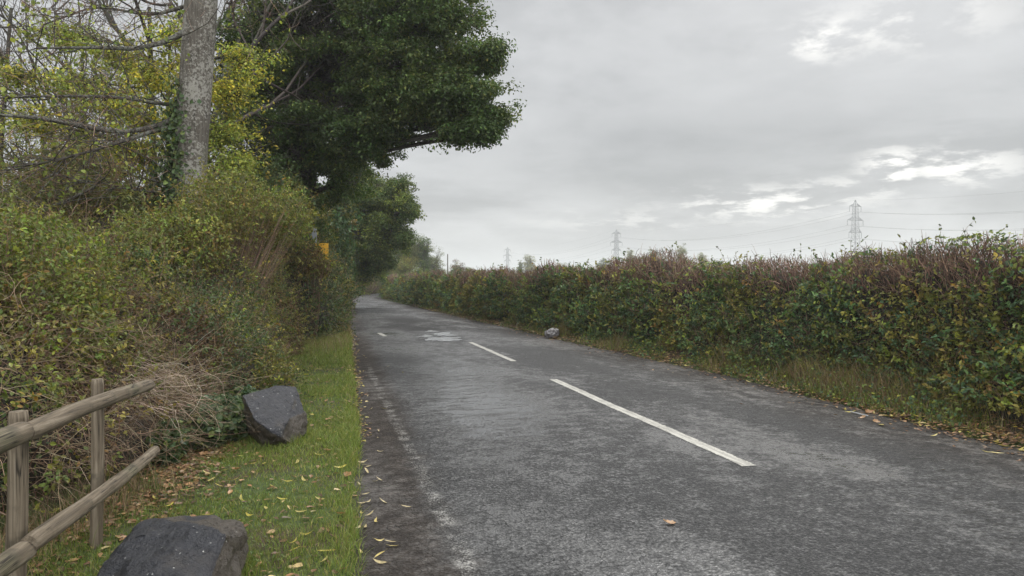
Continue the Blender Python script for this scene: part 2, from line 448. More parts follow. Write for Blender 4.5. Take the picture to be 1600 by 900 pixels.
# ------------------------------------------------------------------ foliage strips (hedges, thickets)
class Strip:
    """a hedge that follows a ground path; profile = (distance behind the path, height) from foot to back"""
    def __init__(s, path, prof, side, lump=(.25, .8, .12, 2.6), seed=0, zf=None, hvar=None, endr=1.8):
        s.endr = endr
        path = np.array(path, float); d = np.linalg.norm(np.diff(path, axis=0), axis=1); S = np.concatenate([[0], np.cumsum(d)])
        s.L = S[-1]; s.S = np.arange(0, s.L, .2)
        x = smooth(np.interp(s.S, S, path[:, 0]), 7); y = smooth(np.interp(s.S, S, path[:, 1]), 7)
        s.xy = np.stack([x, y], 1)
        T = unit(np.gradient(s.xy, axis=0)); s.nrm = np.stack([T[:, 1], -T[:, 0]], 1) * side   # points to the back of the hedge
        pr = np.array(prof, float); pd = np.concatenate([[0], np.cumsum(np.linalg.norm(np.diff(pr, axis=0), axis=1))])
        s.pl = pd[-1]; s.pt = np.linspace(0, 1, 80)
        s.off = smooth(np.interp(s.pt * s.pl, pd, pr[:, 0]), 7); s.z = smooth(np.interp(s.pt * s.pl, pd, pr[:, 1]), 7)
        s.lump, s.seed, s.hvar = lump, seed, hvar

    def ev(s, q, t, depth=0.0, lumpy=True):
        x = np.interp(q, s.S, s.xy[:, 0]); y = np.interp(q, s.S, s.xy[:, 1])
        nx = np.interp(q, s.S, s.nrm[:, 0]); ny = np.interp(q, s.S, s.nrm[:, 1])
        o = np.interp(t, s.pt, s.off); z = np.interp(t, s.pt, s.z)
        ef = np.clip(np.minimum(q, s.L - q) / s.endr, 0, 1); eh = np.sqrt(np.maximum(1 - (1 - ef) ** 2, .02))
        oc = s.off.max() * .4
        e = 1e-2
        do = np.interp(t + e, s.pt, s.off) - np.interp(t - e, s.pt, s.off); dz = np.interp(t + e, s.pt, s.z) - np.interp(t - e, s.pt, s.z)
        l = np.sqrt(do ** 2 + dz ** 2) + 1e-9; no, nz = -dz / l, do / l           # outward in (off,z)
        N = np.stack([nx * no, ny * no, nz], -1)
        hv = (1.0 if s.hvar is None else s.hvar(q)) * eh; o = oc + (o - oc) * np.maximum(eh, .2)
        P = np.stack([x + nx * o, y + ny * o, z * hv], -1)
        if lumpy:
            a, f, b, g = s.lump
            dsp = noise(P, f, s.seed) * a + noise(P, g, s.seed + 5) * b
        else: dsp = 0
        P = P + N * (dsp - depth)[..., None]
        P[..., 2] = np.maximum(P[..., 2], .01) + np.interp(gz(P[..., 0], P[..., 1]), [-1, 1], [-1, 1]) * np.clip(1 - P[..., 2], 0, 1)
        return P, N

    def sample(s, n, tlo=0, thi=1, depth=.15, power=1.1, q0=None, q1=None):
        w = 1 / np.maximum(dist(s.xy), 4) ** power
        if q0 is not None: w = w * ((s.S >= q0) & (s.S <= q1))
        c = np.cumsum(w); c /= c[-1]
        q = np.interp(rng.random(n), c, s.S) + rng.uniform(-.2, .2, n)
        t = rng.uniform(tlo, thi, n)
        return (*s.ev(q, t, rng.exponential(depth, n)), q, t)

    def core(s, inset, col, mb):  # dark sheet added inside the hedge to stop light passing through
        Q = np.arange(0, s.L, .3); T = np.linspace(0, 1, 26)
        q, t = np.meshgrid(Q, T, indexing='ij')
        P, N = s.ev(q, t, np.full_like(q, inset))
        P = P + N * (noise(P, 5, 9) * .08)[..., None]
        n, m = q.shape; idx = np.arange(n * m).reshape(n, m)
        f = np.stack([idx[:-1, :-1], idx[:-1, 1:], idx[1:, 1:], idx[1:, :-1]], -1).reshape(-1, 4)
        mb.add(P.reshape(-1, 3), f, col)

def orient(N, n, out=.6, up=.35, rnd=.8):
    nr = unit(N * out + np.array([0, 0, up]) + runit(n) * rnd)
    u = unit(np.cross(nr, runit(n)))
    u = unit(u + np.array([0, 0, -.35]))
    return u, nr

def zone_leaves(mb, P, N, size, pals, zs=.9, seed=0, six=None, wl=.7, clip=None):
    """leaf colour palettes change with patches of different plants"""
    n = len(P)
    z = fbm(P, zs, seed, 3) * .9 + .5 + rng.normal(0, .12, n)
    k = np.clip((z * len(pals)).astype(int), 0, len(pals) - 1)
    C = np.zeros((n, 3))
    for i, p in enumerate(pals):
        mk = k == i
        if mk.any(): C[mk] = pick(p, mk.sum())
    u, nr = orient(N, n)
    D = np.linalg.norm(P - np.array([0, 0, CH]), axis=1)
    L = size * np.maximum(1, D / 14) ** .75 * rng.uniform(.6, 1.35, n)
    near = D < 9 if six is None else np.full(n, six)
    for mk, sx in ((near, True), (~near, False)):
        mb.leaves(P[mk], u[mk], nr[mk], L[mk], L[mk] * wl, C[mk], six=sx)

def twigs(mb, P, dirs, L, r, C, k=4, wander=.25, grav=0.0, sides=3):
    n = len(P)
    pts = [P]; d = unit(dirs)
    L = np.broadcast_to(np.asarray(L, float), (n,))[:, None] / (k - 1)
    for i in range(k - 1):
        d = unit(d + rng.normal(0, wander, (n, 3)) + np.array([0, 0, -grav]))
        pts.append(pts[-1] + d * L)
    rr = np.broadcast_to(np.asarray(r, float), (n,))[:, None] * np.linspace(1, .35, k)[None]
    mb.tubes(np.stack(pts, 1), rr, C, sides)
    return np.stack(pts, 1)

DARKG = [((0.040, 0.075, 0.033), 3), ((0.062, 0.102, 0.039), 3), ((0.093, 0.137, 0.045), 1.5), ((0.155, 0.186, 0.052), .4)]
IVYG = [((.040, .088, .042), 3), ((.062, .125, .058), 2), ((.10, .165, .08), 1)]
MIDG = [((0.133, 0.182, 0.036), 3), ((0.185, 0.233, 0.041), 2), ((0.270, 0.284, 0.048), 1), ((0.092, 0.131, 0.030), 2)]
OLIVE = [((0.164, 0.164, 0.037), 3), ((0.231, 0.205, 0.046), 2), ((0.116, 0.127, 0.032), 2), ((0.308, 0.261, 0.059), .8), ((0.269, 0.158, 0.046), .5)]
BROWN = [((0.117, 0.066, 0.040), 3), ((0.179, 0.106, 0.053), 2), ((0.069, 0.042, 0.029), 2), ((0.221, 0.145, 0.066), .8)]
YEL = [((0.486, 0.431, 0.051), 2), ((0.635, 0.503, 0.063), 1.4), ((0.336, 0.359, 0.063), 2), ((0.242, 0.269, 0.051), 1)]
LIME = [((0.276, 0.336, 0.066), 2), ((0.386, 0.403, 0.088), 1), ((0.179, 0.255, 0.055), 1)]
TW_BR = [((0.178, 0.109, 0.076), 3), ((0.248, 0.155, 0.109), 2), ((0.097, 0.064, 0.049), 2), ((0.324, 0.213, 0.152), 1)]
BRAM = [((0.086, 0.167, 0.055), 3), ((0.127, 0.218, 0.077), 2), ((0.057, 0.115, 0.044), 1.5), ((0.184, 0.241, 0.077), .6)]
STRAW = [((0.287, 0.213, 0.132), 3), ((0.218, 0.155, 0.098), 3), ((0.368, 0.287, 0.190), 1.2), ((0.138, 0.092, 0.060), 2)]

def sprays(ml, mt, P, N, length, size, pals, per=9, out=.7, up=.45, wl=.62, grav=.06, seed=0, six=True, zs=.8):
    """leafy shoots that stand out of a mass, each with leaves of one plant along it"""
    n = len(P); D = dist(P); sc = np.maximum(1, D / 13) ** .7
    d = N * out + np.array([0, 0, up]) + rng.normal(0, .45, (n, 3))
    pth = twigs(mt, P - unit(d) * .05, d, length * rng.uniform(.5, 1.3, n) * sc ** .5, .0019 * sc, pick(TW_BR, n), 5, .2, grav)
    z = fbm(P, zs, seed, 2) * .9 + .5 + rng.normal(0, .2, n); k = np.clip((z * len(pals)).astype(int), 0, len(pals) - 1); C = np.zeros((n, 3))
    for i, p in enumerate(pals):
        if (k == i).any(): C[k == i] = pick(p, (k == i).sum())
    f = rng.uniform(.2, 1, (n, per)) * 3.999; i0 = f.astype(int); w = (f - i0)[..., None]; ar_ = np.arange(n)[:, None]
    Q = (pth[ar_, i0] * (1 - w) + pth[ar_, i0 + 1] * w).reshape(-1, 3); m = len(Q)
    T = np.repeat(unit(d), per, 0); C = np.clip(np.repeat(C, per, 0) * rng.uniform(.75, 1.3, (m, 1)), 0, 1)
    nr = unit(np.array([0, 0, .7]) + np.repeat(N, per, 0) * .4 + runit(m) * .6); u = unit(T * .5 + runit(m) * .8 + [0, 0, -.15])
    L = size * np.repeat(sc, per) * rng.uniform(.55, 1.25, m)
    ml.leaves(Q, u, nr, L, L * wl, C, six=six)

# ---- clipped hedge on the right
def right_hedge():
    yy = np.concatenate([np.arange(1.5, 70, 1.5), np.arange(70, 150, 4)])
    so = np.interp(yy, [0, 10, 25, 50, 75], [.5, .42, .32, .28, .25])
    path = np.stack([er(yy) + so, yy], 1)
    prof = [(0, 0), (.12, .3), (.28, .85), (.42, 1.45), (.6, 1.95), (.85, 2.12), (1.2, 2.12), (1.6, 2.0), (1.8, 1.2), (1.85, 0)]
    hv = lambda q: .985 + .04 * np.sin(q * .9) + .03 * np.sin(q * 2.3) + .03 * np.sin(q * .37 + 1) + .05 * np.exp(-((q - 4.5) / 3) ** 2)
    S = Strip(path, prof, 1, (.24, .75, .15, 2.3), 31, hvar=hv)
    root = empty('clipped_hedge', (er(20.) + 1.3, 20, .2), 'long clipped hedge of brown twigs and dark green leaves right of the road', 'hedge')
    mb = MB(); S.core(.30, (.035, .03, .025), mb); part(mb, 'opaque_core', M_CORE, root)
    # leaves: lower and middle green, top mostly twigs
    mb = MB()
    P, N, q, t = S.sample(215000, .03, .62, .13)
    hrel = P[:, 2]
    keep = rng.random(len(P)) < np.clip(1.25 - np.maximum(hrel - 1.0 + fbm(P, .7, 77, 3) * .7, 0) * 1.5, .10, 1)
    P, N = P[keep], N[keep]
    zone_leaves(mb, P, N, .040, [OLIVE, DARKG, MIDG, IVYG, IVYG, MIDG, IVYG], .55, 41)
    P, N, q, t = S.sample(14000, .5, .95, .1)
    zone_leaves(mb, P, N, .034, [OLIVE, BROWN, DARKG, OLIVE], .8, 43)
    mt = MB()
    P, N, q, t = S.sample(8200, .03, .42, .03)
    k = rng.random(len(P)) < np.clip(1.2 - np.maximum(P[:, 2] - 1.0 + fbm(P, .7, 77, 3) * .75, 0) * 1.2, .05, 1)
    sprays(mb, mt, P[k], N[k],   .28, .058, [OLIVE, IVYG, MIDG, BRAM, IVYG, BRAM, MIDG, OLIVE], 11, seed=141)
    part(mb, 'foliage', M_LEAF, root); part(mt, 'leafy_shoots', M_TWIG, root)
    # larger pale leaves of climbers poking out in patches
    mb = MB()
    P, N, q, t = S.sample(16000, .12, .52, .02)
    k = fbm(P, .8, 91, 2) > .42
    P, N = P[k] + N[k] * .05, N[k]
    n = len(P); u, nr = orient(N, n, 1.0, .3, .5); D = dist(P)
    L = .065 * np.maximum(1, D / 14) ** .5 * rng.uniform(.6, 1.2, n)
    mb.leaves(P, u, nr, L, L * .85, pick(LIME + MIDG + IVYG, n), six=True)
    part(mb, 'climber_leaves', M_LEAF, root)
    # twigs
    mb = MB()
    P, N, q, t = S.sample(44000, .31, .66, .15)
    n = len(P); d = N * .35 + np.array([0, 0, .9]) + rng.normal(0, .38, (n, 3))
    D = dist(P); r = .0036 * np.maximum(1, D / 9) ** .9 * rng.uniform(.7, 1.6, n)
    twigs(mb, P - d * .08, d, np.where(t > .44, rng.uniform(.08, .2, n), rng.uniform(.14, .34, n)) * np.maximum(1, D / 25) ** .3, r, pick(TW_BR, n), 4, .22)
    P, N, q, t = S.sample(7000, .05, .3, .08)
    n = len(P); D = dist(P)
    twigs(mb, P, rng.normal(0, .6, (n, 3)) + np.array([0, 0, .5]), rng.uniform(.15, .4, n), .0025 * np.maximum(1, D / 9), pick(TW_BR + STRAW[1:2], n), 4, .3)
    # taller shoots that escaped the cutter
    P, N, q, t = S.sample(190, .42, .62, .02)
    n = len(P); d = np.array([0, 0, 1.]) + rng.normal(0, .28, (n, 3))
    pth = twigs(mb, P, d, rng.uniform(.15, .36, n), .0035 * np.maximum(1, dist(P) / 12), pick(TW_BR, n), 5, .18)
    part(mb, 'twigs', M_TWIG, root)
    mb = MB()
    k = rng.random(n) < .5
    tip = pth[k][:, 2:].reshape(-1, 3); tip = np.repeat(tip, 2, 0); n = len(tip)
    u, nr = orient(runit(n), n); L = .05 * np.maximum(1, dist(tip) / 16) * rng.uniform(.7, 1.2, n)
    mb.leaves(tip, u, nr, L, L * .7, pick(MIDG + DARKG, n), six=True)
    part(mb, 'shoot_leaves', M_LEAF, root)
    return S
HEDGE = right_hedge()

# ---- thickets on the left
LB = np.array([(-2.5, .5), (-2.35, 3.0), (-2.1, 4.2), (-1.75, 5.3), (-1.42, 6.2), (-1.22, 7.2), (-1.05, 8.6), (-1.0, 10.5), (-1.05, 13), (-1.05, 15.5), (-.9, 17.3), (-.15, 18.8), (.12, 20.5)])

def left_bramble():
    prof = [(0, 0), (-.02, .4), (.05, .8), (.28, 1.25), (.75, 1.75), (1.5, 2.2), (2.6, 2.45), (4.2, 2.5), (5.5, 2.0), (6, 0)]
    path = LB[LB[:, 1] < 10.6]
    S = Strip(path, prof, -1, (.30, .9, .16, 2.4), 11, hvar=lambda q: np.interp(q, [0, 4, 6, 10], [.72, .70, .74, .84]))
    root = empty('bramble_thicket', (-3.5, 5, 0), 'tangled bramble thicket with dry straw coloured stems behind the wooden rail fence', 'bramble')
    mb = MB(); S.core(.38, (.035, .028, .02), mb); part(mb, 'opaque_core', M_CORE, root)
    mb = MB()
    # dry dead stems low down
    P, N, q, t = S.sample(9500, .02, .36, .13, .6)
    k = fbm(P, .8, 5, 2) + (1.25 - P[:, 2]) * .8 > -.15
    P, N = P[k], N[k]; n = len(P)
    d = np.stack([rng.normal(.2, .8, n), rng.normal(0, .9, n), rng.normal(-.1, .6, n)], -1) + N * .25
    twigs(mb, P, d, rng.uniform(.15, .75, n), rng.uniform(.0012, .0038, n), pick(STRAW + BROWN[:1], n), 6, .33, .10)
    P, N, q, t = S.sample(5200, .3, .85, .1, .6); n = len(P)
    twigs(mb, P, rng.normal(0, .7, (n, 3)) + np.array([0, 0, .5]), rng.uniform(.2, .7, n), rng.uniform(.0015, .004, n), pick(TW_BR + STRAW[1:2], n), 5, .3, .05)
    part(mb, 'dead_stems', M_TWIG, root)
    mb = MB()
    P, N, q, t = S.sample(120000, .02, .9, .12, .5)
    g = fbm(P, 1.0, 15, 3)
    keep = rng.random(len(P)) < np.clip(.40 + g * .75 + (P[:, 2] - 1.0) * .6, .05, 1)
    P, N = P[keep], N[keep]
    zone_leaves(mb, P, N, .038, [BROWN, OLIVE, OLIVE, MIDG, MIDG, DARKG], .9, 51)
    mt = MB(); P, N, q, t = S.sample(5600, .02, .9, .03, .5)
    k = rng.random(len(P)) < np.clip(.35 + fbm(P, 1.0, 15, 3) * .9 + (P[:, 2] - 1.0) * .5, .08, 1)
    sprays(mb, mt, P[k], N[k], .30, .042, [OLIVE, MIDG, OLIVE, LIME[2:] + MIDG, MIDG, DARKG], 11, seed=151)
    part(mb, 'foliage', M_LEAF, root); part(mt, 'leafy_shoots', M_TWIG, root)
left_bramble()

def leafy_strip(name, label, path, prof, seed, n, pals, size, hv=None, lump=(.32, .7, .18, 2.2), core=.4, ntw=5000, thi=.85, tw=None, power=1.0, zs=.7):
    S = Strip(path, prof, -1, lump, seed, hvar=hv)
    c = S.xy.mean(0)
    root = empty(name, (c[0] - 1, c[1], 0), label, 'hedge')
    mb = MB(); S.core(core, (.032, .03, .02), mb); part(mb, 'opaque_core', M_CORE, root)
    mb = MB(); P, N, q, t = S.sample(n, .0, thi, .12, power)
    zone_leaves(mb, P, N, size, pals, zs, seed + 3)
    mt = MB(); P, N, q, t = S.sample(n // 24, .0, thi, .03, power); sprays(mb, mt, P, N, .32, size * 1.1, pals, 11, seed=seed + 4, zs=zs)
    part(mb, 'foliage', M_LEAF, root); part(mt, 'leafy_shoots', M_TWIG, root)
    mb = MB(); P, N, q, t = S.sample(ntw, .02, thi, .05, power); m = len(P)
    twigs(mb, P, N * .5 + rng.normal(0, .5, (m, 3)) + np.array([0, 0, .5]), rng.uniform(.15, .5, m), .002 * np.maximum(1, dist(P) / 10), pick(tw or TW_BR + STRAW[1:2], m), 4, .25, .03)
    part(mb, 'twigs', M_TWIG, root)
    return S

leafy_strip('mixed_hedgerow', 'tall bushy hedgerow of olive and brownish leaves behind the upright dark boulder', np.concatenate([LB[(LB[:, 1] > 7) & (LB[:, 1] < 18)], [(-1.0, 20), (-1.1, 22)]]),
            [(0, 0), (-.12, .5), (-.08, 1.2), (.15, 2.0), (.6, 2.75), (1.3, 3.2), (2.3, 3.35), (3.6, 3.2), (4.6, 2.5), (5, 0)], 61, 125000,
            [BROWN, OLIVE, OLIVE, OLIVE, MIDG, DARKG], .036, hv=lambda q: np.interp(q, [0, 2.5, 5, 9, 13], [.50, .58, .78, .95, .93]), lump=(.5, .6, .22, 1.9))
yy = np.arange(17.6, 56, 1.0)
leafy_strip('roadside_hedge', 'dark green hedge crowding the left road edge where the grass verge ends', np.stack([np.minimum(el(yy) - .25, np.interp(yy, [18, 19.5, 21], [-.9, .0, .4])), yy], 1),
            [(0, 0), (-.22, .5), (-.25, 1.1), (-.1, 1.7), (.2, 2.2), (.8, 2.9), (1.8, 3.3), (3, 3.2), (4, 2.0), (4.3, 0)], 71, 90000,
            [OLIVE, DARKG, DARKG, IVYG, OLIVE, DARKG], .042, hv=lambda q: np.interp(q, [0, 3, 8, 20, 34], [1.0, .98, .95, .9, .85]))
yy = np.concatenate([np.arange(48, 107, 2.0), np.arange(107, 150, 3)])
leafy_strip('far_hedgerow', 'distant olive hedgerow on the outside of the bend where the road disappears', np.stack([el(yy) - np.interp(yy, [50, 60, 80, 107], [.25, 1.0, 1.6, 1.0]), yy], 1),
            [(0, 0), (-.1, .8), (.1, 1.6), (.6, 2.3), (1.6, 2.8), (2.8, 2.6), (3.4, 0)], 81, 45000,
            [OLIVE, OLIVE, MIDG, BROWN, YEL[2:], OLIVE], .04, ntw=1500, power=.4)

# ---- ivy mat between fence end and the upright boulder
def blob_bush(name, label, cat, blobs, n, pals, size, seed=0, six=None, wl=.7, stems=600, depth=.12, mat=None, zs=.9, core=True, stemcol=None, stem_r=.003):
    """a shrub of several overlapping rounded masses; blobs = (centre, radii)"""
    c = np.mean([b[0] for b in blobs], 0)
    root = empty(name, (c[0], c[1], float(gz(c[0], c[1]))), label, cat)
    ar = np.array([np.prod(b[1]) ** (2 / 3) for b in blobs]); ar = ar / ar.sum()
    mb = MB(); sm_ = MB()
    for (bc, br), a in zip(blobs, ar):
        bc, br = np.array(bc, float), np.array(br, float)
        m = int(n * a); d = runit(m); P = bc + d * br * (1 - rng.exponential(depth, m))[:, None]
        P = P + d * (fbm(P, 1.6, seed, 2) * .22 * br.mean())[:, None]
        k = P[:, 2] > gz(P[:, 0], P[:, 1]) + .01
        zone_leaves(mb, P[k], d[k], size, pals, zs, seed + 2, six=six, wl=wl)
        if stems and six is None:
            m = int(n * a / 22); d = runit(m); P = bc + d * br * .95; P = P + d * (fbm(P, 1.6, seed, 2) * .22 * br.mean())[:, None]
            k = P[:, 2] > gz(P[:, 0], P[:, 1]) + .05
            sprays(mb, sm_, P[k], d[k], .3, size * 1.05, pals, 10, seed=seed + 9, zs=zs)
        m = max(int(stems * a), 3); d = runit(m); d[:, 2] = np.abs(d[:, 2])
        P1 = bc + d * br * 1.0; base = np.array([c[0], c[1], float(gz(c[0], c[1])) - .02]) + rng.normal(0, .04, (m, 3))
        tt = np.linspace(0, 1, 5)[None, :, None]
        pth = base[:, None] * (1 - tt) + P1[:, None] * tt + np.array([0, 0, 1.]) * (tt * (1 - tt) * br[2] * .8) + rng.normal(0, .05, (m, 5, 3)) * br.mean()
        D = np.linalg.norm(bc); sm_.tubes(pth, stem_r * max(1, D / 12) * np.linspace(1, .4, 5), pick(stemcol or TW_BR, m), 3)
    if stems: part(sm_, 'stems', M_TWIG, root)
    part(mb, 'foliage', mat or M_LEAF, root)
    return root

a = lambda px, py, D: at(px, py, D)
blob_bush('ivy_clump', 'dark glossy ivy mounded low between the fence end and the upright boulder', 'ivy',
          [(a(345, 655, 7.4), (.36, .4, .28)), (a(310, 668, 7.0), (.26, .3, .22)), (a(372, 650, 8.0), (.3, .4, .32)), (a(262, 690, 6.4), (.16, .2, .2))], 5200, [IVYG, DARKG], .062, 5, True, .9, 120)
blob_bush('leafy_shrub', 'bright yellowish green shrub at the left edge behind the rail fence', 'shrub',
          [(a(30, 440, 6.6), (.75, .8, .62)), (a(90, 520, 6.4), (.45, .5, .35)), (a(-60, 500, 6.2), (.7, .8, .8))], 15000, [MIDG, OLIVE, LIME[2:] + MIDG, MIDG], .042, 6, None, .65, 500)
blob_bush('elder_shrub', 'green leafy bush topped with bright leaves right of the mottled trunk', 'shrub',
          [(a(350, 330, 11.2), (.62, .8, .55)), (a(420, 345, 12.5), (.7, .9, .5)), (a(290, 375, 10.2), (.6, .7, .5)), (a(230, 400, 9.6), (.6, .7, .45))], 22000, [OLIVE, MIDG, OLIVE, LIME[2:] + MIDG], .045, 8, None, .62, 700, .2)

# ---- pale heap of dead stems leaning over the fence end
def dead_heap():
    root = empty('dead_brushwood', a(285, 640, 6.3) * [1, 1, 0], 'pale heap of dry dead stems spilling over the fence end', 'brushwood')
    mb = MB(); n = 210
    src = a(215, 610, 6.5)[None] + rng.normal(0, 1, (n, 3)) * [.22, .3, .12]
    d = np.array([1.0, -.1, .2]) + rng.normal(0, .42, (n, 3))
    pth = twigs(mb, src, d, rng.uniform(.25, .72, n), rng.uniform(.0012, .003, n), pick([((.44, .35, .26), 3), ((.34, .26, .18), 2), ((.54, .45, .36), 1.2)], n), 7, .34, .09)
    part(mb, 'stems', M_TWIG, root)
    mb = MB(); tips = pth[:, 3:].reshape(-1, 3); m = len(tips)
    twigs(mb, tips, np.repeat(d, m // len(d), 0) + rng.normal(0, .6, (m, 3)), rng.uniform(.06, .2, m), .0011, pick(STRAW, m), 4, .25)
    part(mb, 'side_twigs', M_TWIG, root)
dead_heap()

# ------------------------------------------------------------------ trees
def spline(pts, k):
    pts = np.array(pts, float); n = len(pts); t = np.linspace(0, n - 1, k)
    out = np.stack([np.interp(t, range(n), pts[:, i]) for i in range(3)], 1)
    if k > 8:
        w = max(3, (k // n) | 1)
        out2 = np.stack([smooth(out[:, i], w) for i in range(3)], 1); out2[0], out2[-1] = out[0], out[-1]; out = out2
    return out

def limb(mb, pts, r0, r1, sides=10, k=24, col=(.1, .09, .07), rough=.06, seed=0):
    P = spline(pts, k); r = np.linspace(r0, r1, k) * (1 + rough * noise(P, 1.7, seed))
    mb.tubes(P[None], r[None], col, sides)
    return P

def branching(base, dr, length, radius, levels, nchild, seed, spread=.75, shrink=.62, up=.12, wander=.16, rmin=.0025):
    """all twigs of a leafless crown, as {level: (paths, radii)}"""
    g = np.random.default_rng(seed); out = []
    P = np.array([base], float); Dr = unit(np.array([dr], float)); L = np.array([length]); Rr = np.array([radius])
    for lv in range(levels):
        n = len(P); k = 6; pts = [P]; d = Dr
        for i in range(k - 1):
            d = unit(d + g.normal(0, wander, (n, 3)) + np.array([0, 0, up])); pts.append(pts[-1] + d * (L / (k - 1))[:, None])
        pth = np.stack(pts, 1); rr = np.maximum(Rr[:, None] * np.linspace(1, .45, k), rmin)
        out.append((pth, rr))
        m = nchild[min(lv, len(nchild) - 1)]
        f = g.uniform(.25, 1.0, (n, m)); f[:, 0] = 1.0
        fi = f * (k - 1); i0 = np.clip(fi.astype(int), 0, k - 2); w = (fi - i0)[..., None]
        ar_ = np.arange(n)[:, None]
        P = (pth[ar_, i0] * (1 - w) + pth[ar_, i0 + 1] * w).reshape(-1, 3)
        T = unit(pth[ar_, i0 + 1] - pth[ar_, i0]).reshape(-1, 3)
        Dr = unit(T + g.normal(0, spread, (n * m, 3)))
        L = np.repeat(L, m) * shrink * g.uniform(.65, 1.2, n * m); Rr = np.repeat(Rr, m) * .52 * g.uniform(.7, 1.1, n * m)
    return out

def clump_leaves(mb, C, rc, per, size, pals, seed, flat=.6, wl=.6, up=1.0, six=False, zs=.9):
    n = len(C) * per
    Q = np.repeat(C, per, 0); d = runit(n) * (rng.random(n) ** .5 * 1.75)[:, None] * [1, 1, flat]
    P = Q + d * rc * rng.uniform(.5, 1.1, (len(C), 1)).repeat(per, 0)
    z = fbm(Q, zs, seed, 2) * .9 + .5 + rng.normal(0, .1, n)
    k = np.clip((z * len(pals)).astype(int), 0, len(pals) - 1); col = np.zeros((n, 3))
    for i, p in enumerate(pals):
        mk = k == i
        if mk.any(): col[mk] = pick(p, mk.sum())
    col = np.clip(col * rng.uniform(.62, 1.45, (len(C), 1)).repeat(per, 0), 0, 1)
    nr = unit(unit(d) * .5 + np.array([0, 0, up]) + runit(n) * .8); u = unit(np.cross(nr, runit(n)) + [0, 0, -.2])
    L = size * rng.uniform(.6, 1.3, n)
    mb.leaves(P, u, nr, L, L * wl, col, six=six)

def crown_tree(name, label, trunk_pts, r0, r1, blobs, nclump, rc, per, size, pals, seed=0, bark=None, far=False, flat=.6, group=None, sides=10, tk=24, shell=.45, extra_limbs=(), wl=.6, twig_r=.012, sub=0):
    base = np.array(trunk_pts[0], float)
    root = empty(name, base, label, 'tree', group)
    mb = MB(); TP = limb(mb, trunk_pts, r0, r1, sides, tk, rough=.08, seed=seed)
    vol = np.array([np.prod(b[1]) ** .55 for b in blobs]); vol = vol / vol.sum()
    Cs, tw = [], MB()
    for bi, ((bc, br), v) in enumerate(zip(blobs, vol)):
        bc, br = np.array(bc, float), np.array(br, float)
        m = max(int(nclump * v), 3 if not sub else 55)
        d = runit(m); r = 1 - rng.random(m) ** 1.0 * shell * 1.6; r = np.clip(r, .1, 1)
        if sub:      # each mass is made of smaller rounded sprays, full on top and hollow underneath
            ns = max(3, int(sub * min(1.0, br.mean() / 1.4))); sd_ = runit(ns); sc_ = bc + sd_ * br * rng.uniform(.45, .82, (ns, 1)); sr = br * rng.uniform(.30, .52, (ns, 1))
            j = rng.integers(0, ns, m); d = unit(d * [1, 1, .8] + [0, 0, .35]); r = rng.uniform(.55, 1, m)
            C = sc_[j] + d * sr[j] * r[:, None] * [1, 1, .8]
        else: C = bc + d * br * r[:, None]
        C = C + d * (noise(C, 1.2 / br.mean(), seed + bi) * .28 * br.mean() + np.maximum(rng.normal(-.06, .24, m), 0))[:, None]
        i = int(np.clip(np.searchsorted(TP[:, 2], bc[2] - br[2] * .9), tk // 4, tk - 2))
        s_ = TP[i]; mid = s_ * .45 + bc * .55 + [0, 0, br[2] * .12]
        e = bc + (bc - s_) / np.linalg.norm(bc - s_) * br.mean() * .3 - [0, 0, br[2] * .1]
        rr = r0 * .38 * min(1.0, br.mean() / 1.5)
        LP = limb(mb, [s_, mid, bc, e], max(rr, .02), max(rr * .25, .008), 7, 16, rough=.1, seed=seed + bi)
        # twigs from the limb to each clump
        j = rng.integers(5, 16, m); A = LP[j]
        tt = np.linspace(0, 1, 5)[None, :, None]
        pth = A[:, None] * (1 - tt) + C[:, None] * tt + rng.normal(0, .06, (m, 5, 3)) * br.mean() * (tt * (1 - tt) * 4) + np.array([0, 0, .12]) * br.mean() * (tt * (1 - tt) * 4)
        tw.tubes(pth, np.maximum(twig_r * np.linspace(1.6, .35, 5), .004), pick([((.05, .043, .036), 1), ((.08, .07, .055), 1)], m), 4)
        Cs.append(C)
    for pts, ra, rb in extra_limbs: limb(mb, pts, ra, rb, 8, 24, rough=.1, seed=seed)
    part(mb, 'trunk', bark or M_OAKBARK, root)
    part(tw, 'branches', M_TWIG, root)
    mb = MB(); clump_leaves(mb, np.concatenate(Cs), rc, per, size, pals, seed, flat, wl)
    part(mb, 'crown', M_FAR if far else M_LEAF, root)
    return root

OAKG = [((0.035, 0.077, 0.021), 3), ((0.050, 0.100, 0.027), 3), ((0.078, 0.131, 0.033), 1.6), ((0.118, 0.163, 0.040), .5)]
OAKL = [((0.065, 0.108, 0.029), 3), ((0.097, 0.139, 0.035), 2), ((0.146, 0.177, 0.043), 1), ((0.210, 0.202, 0.050), .25)]
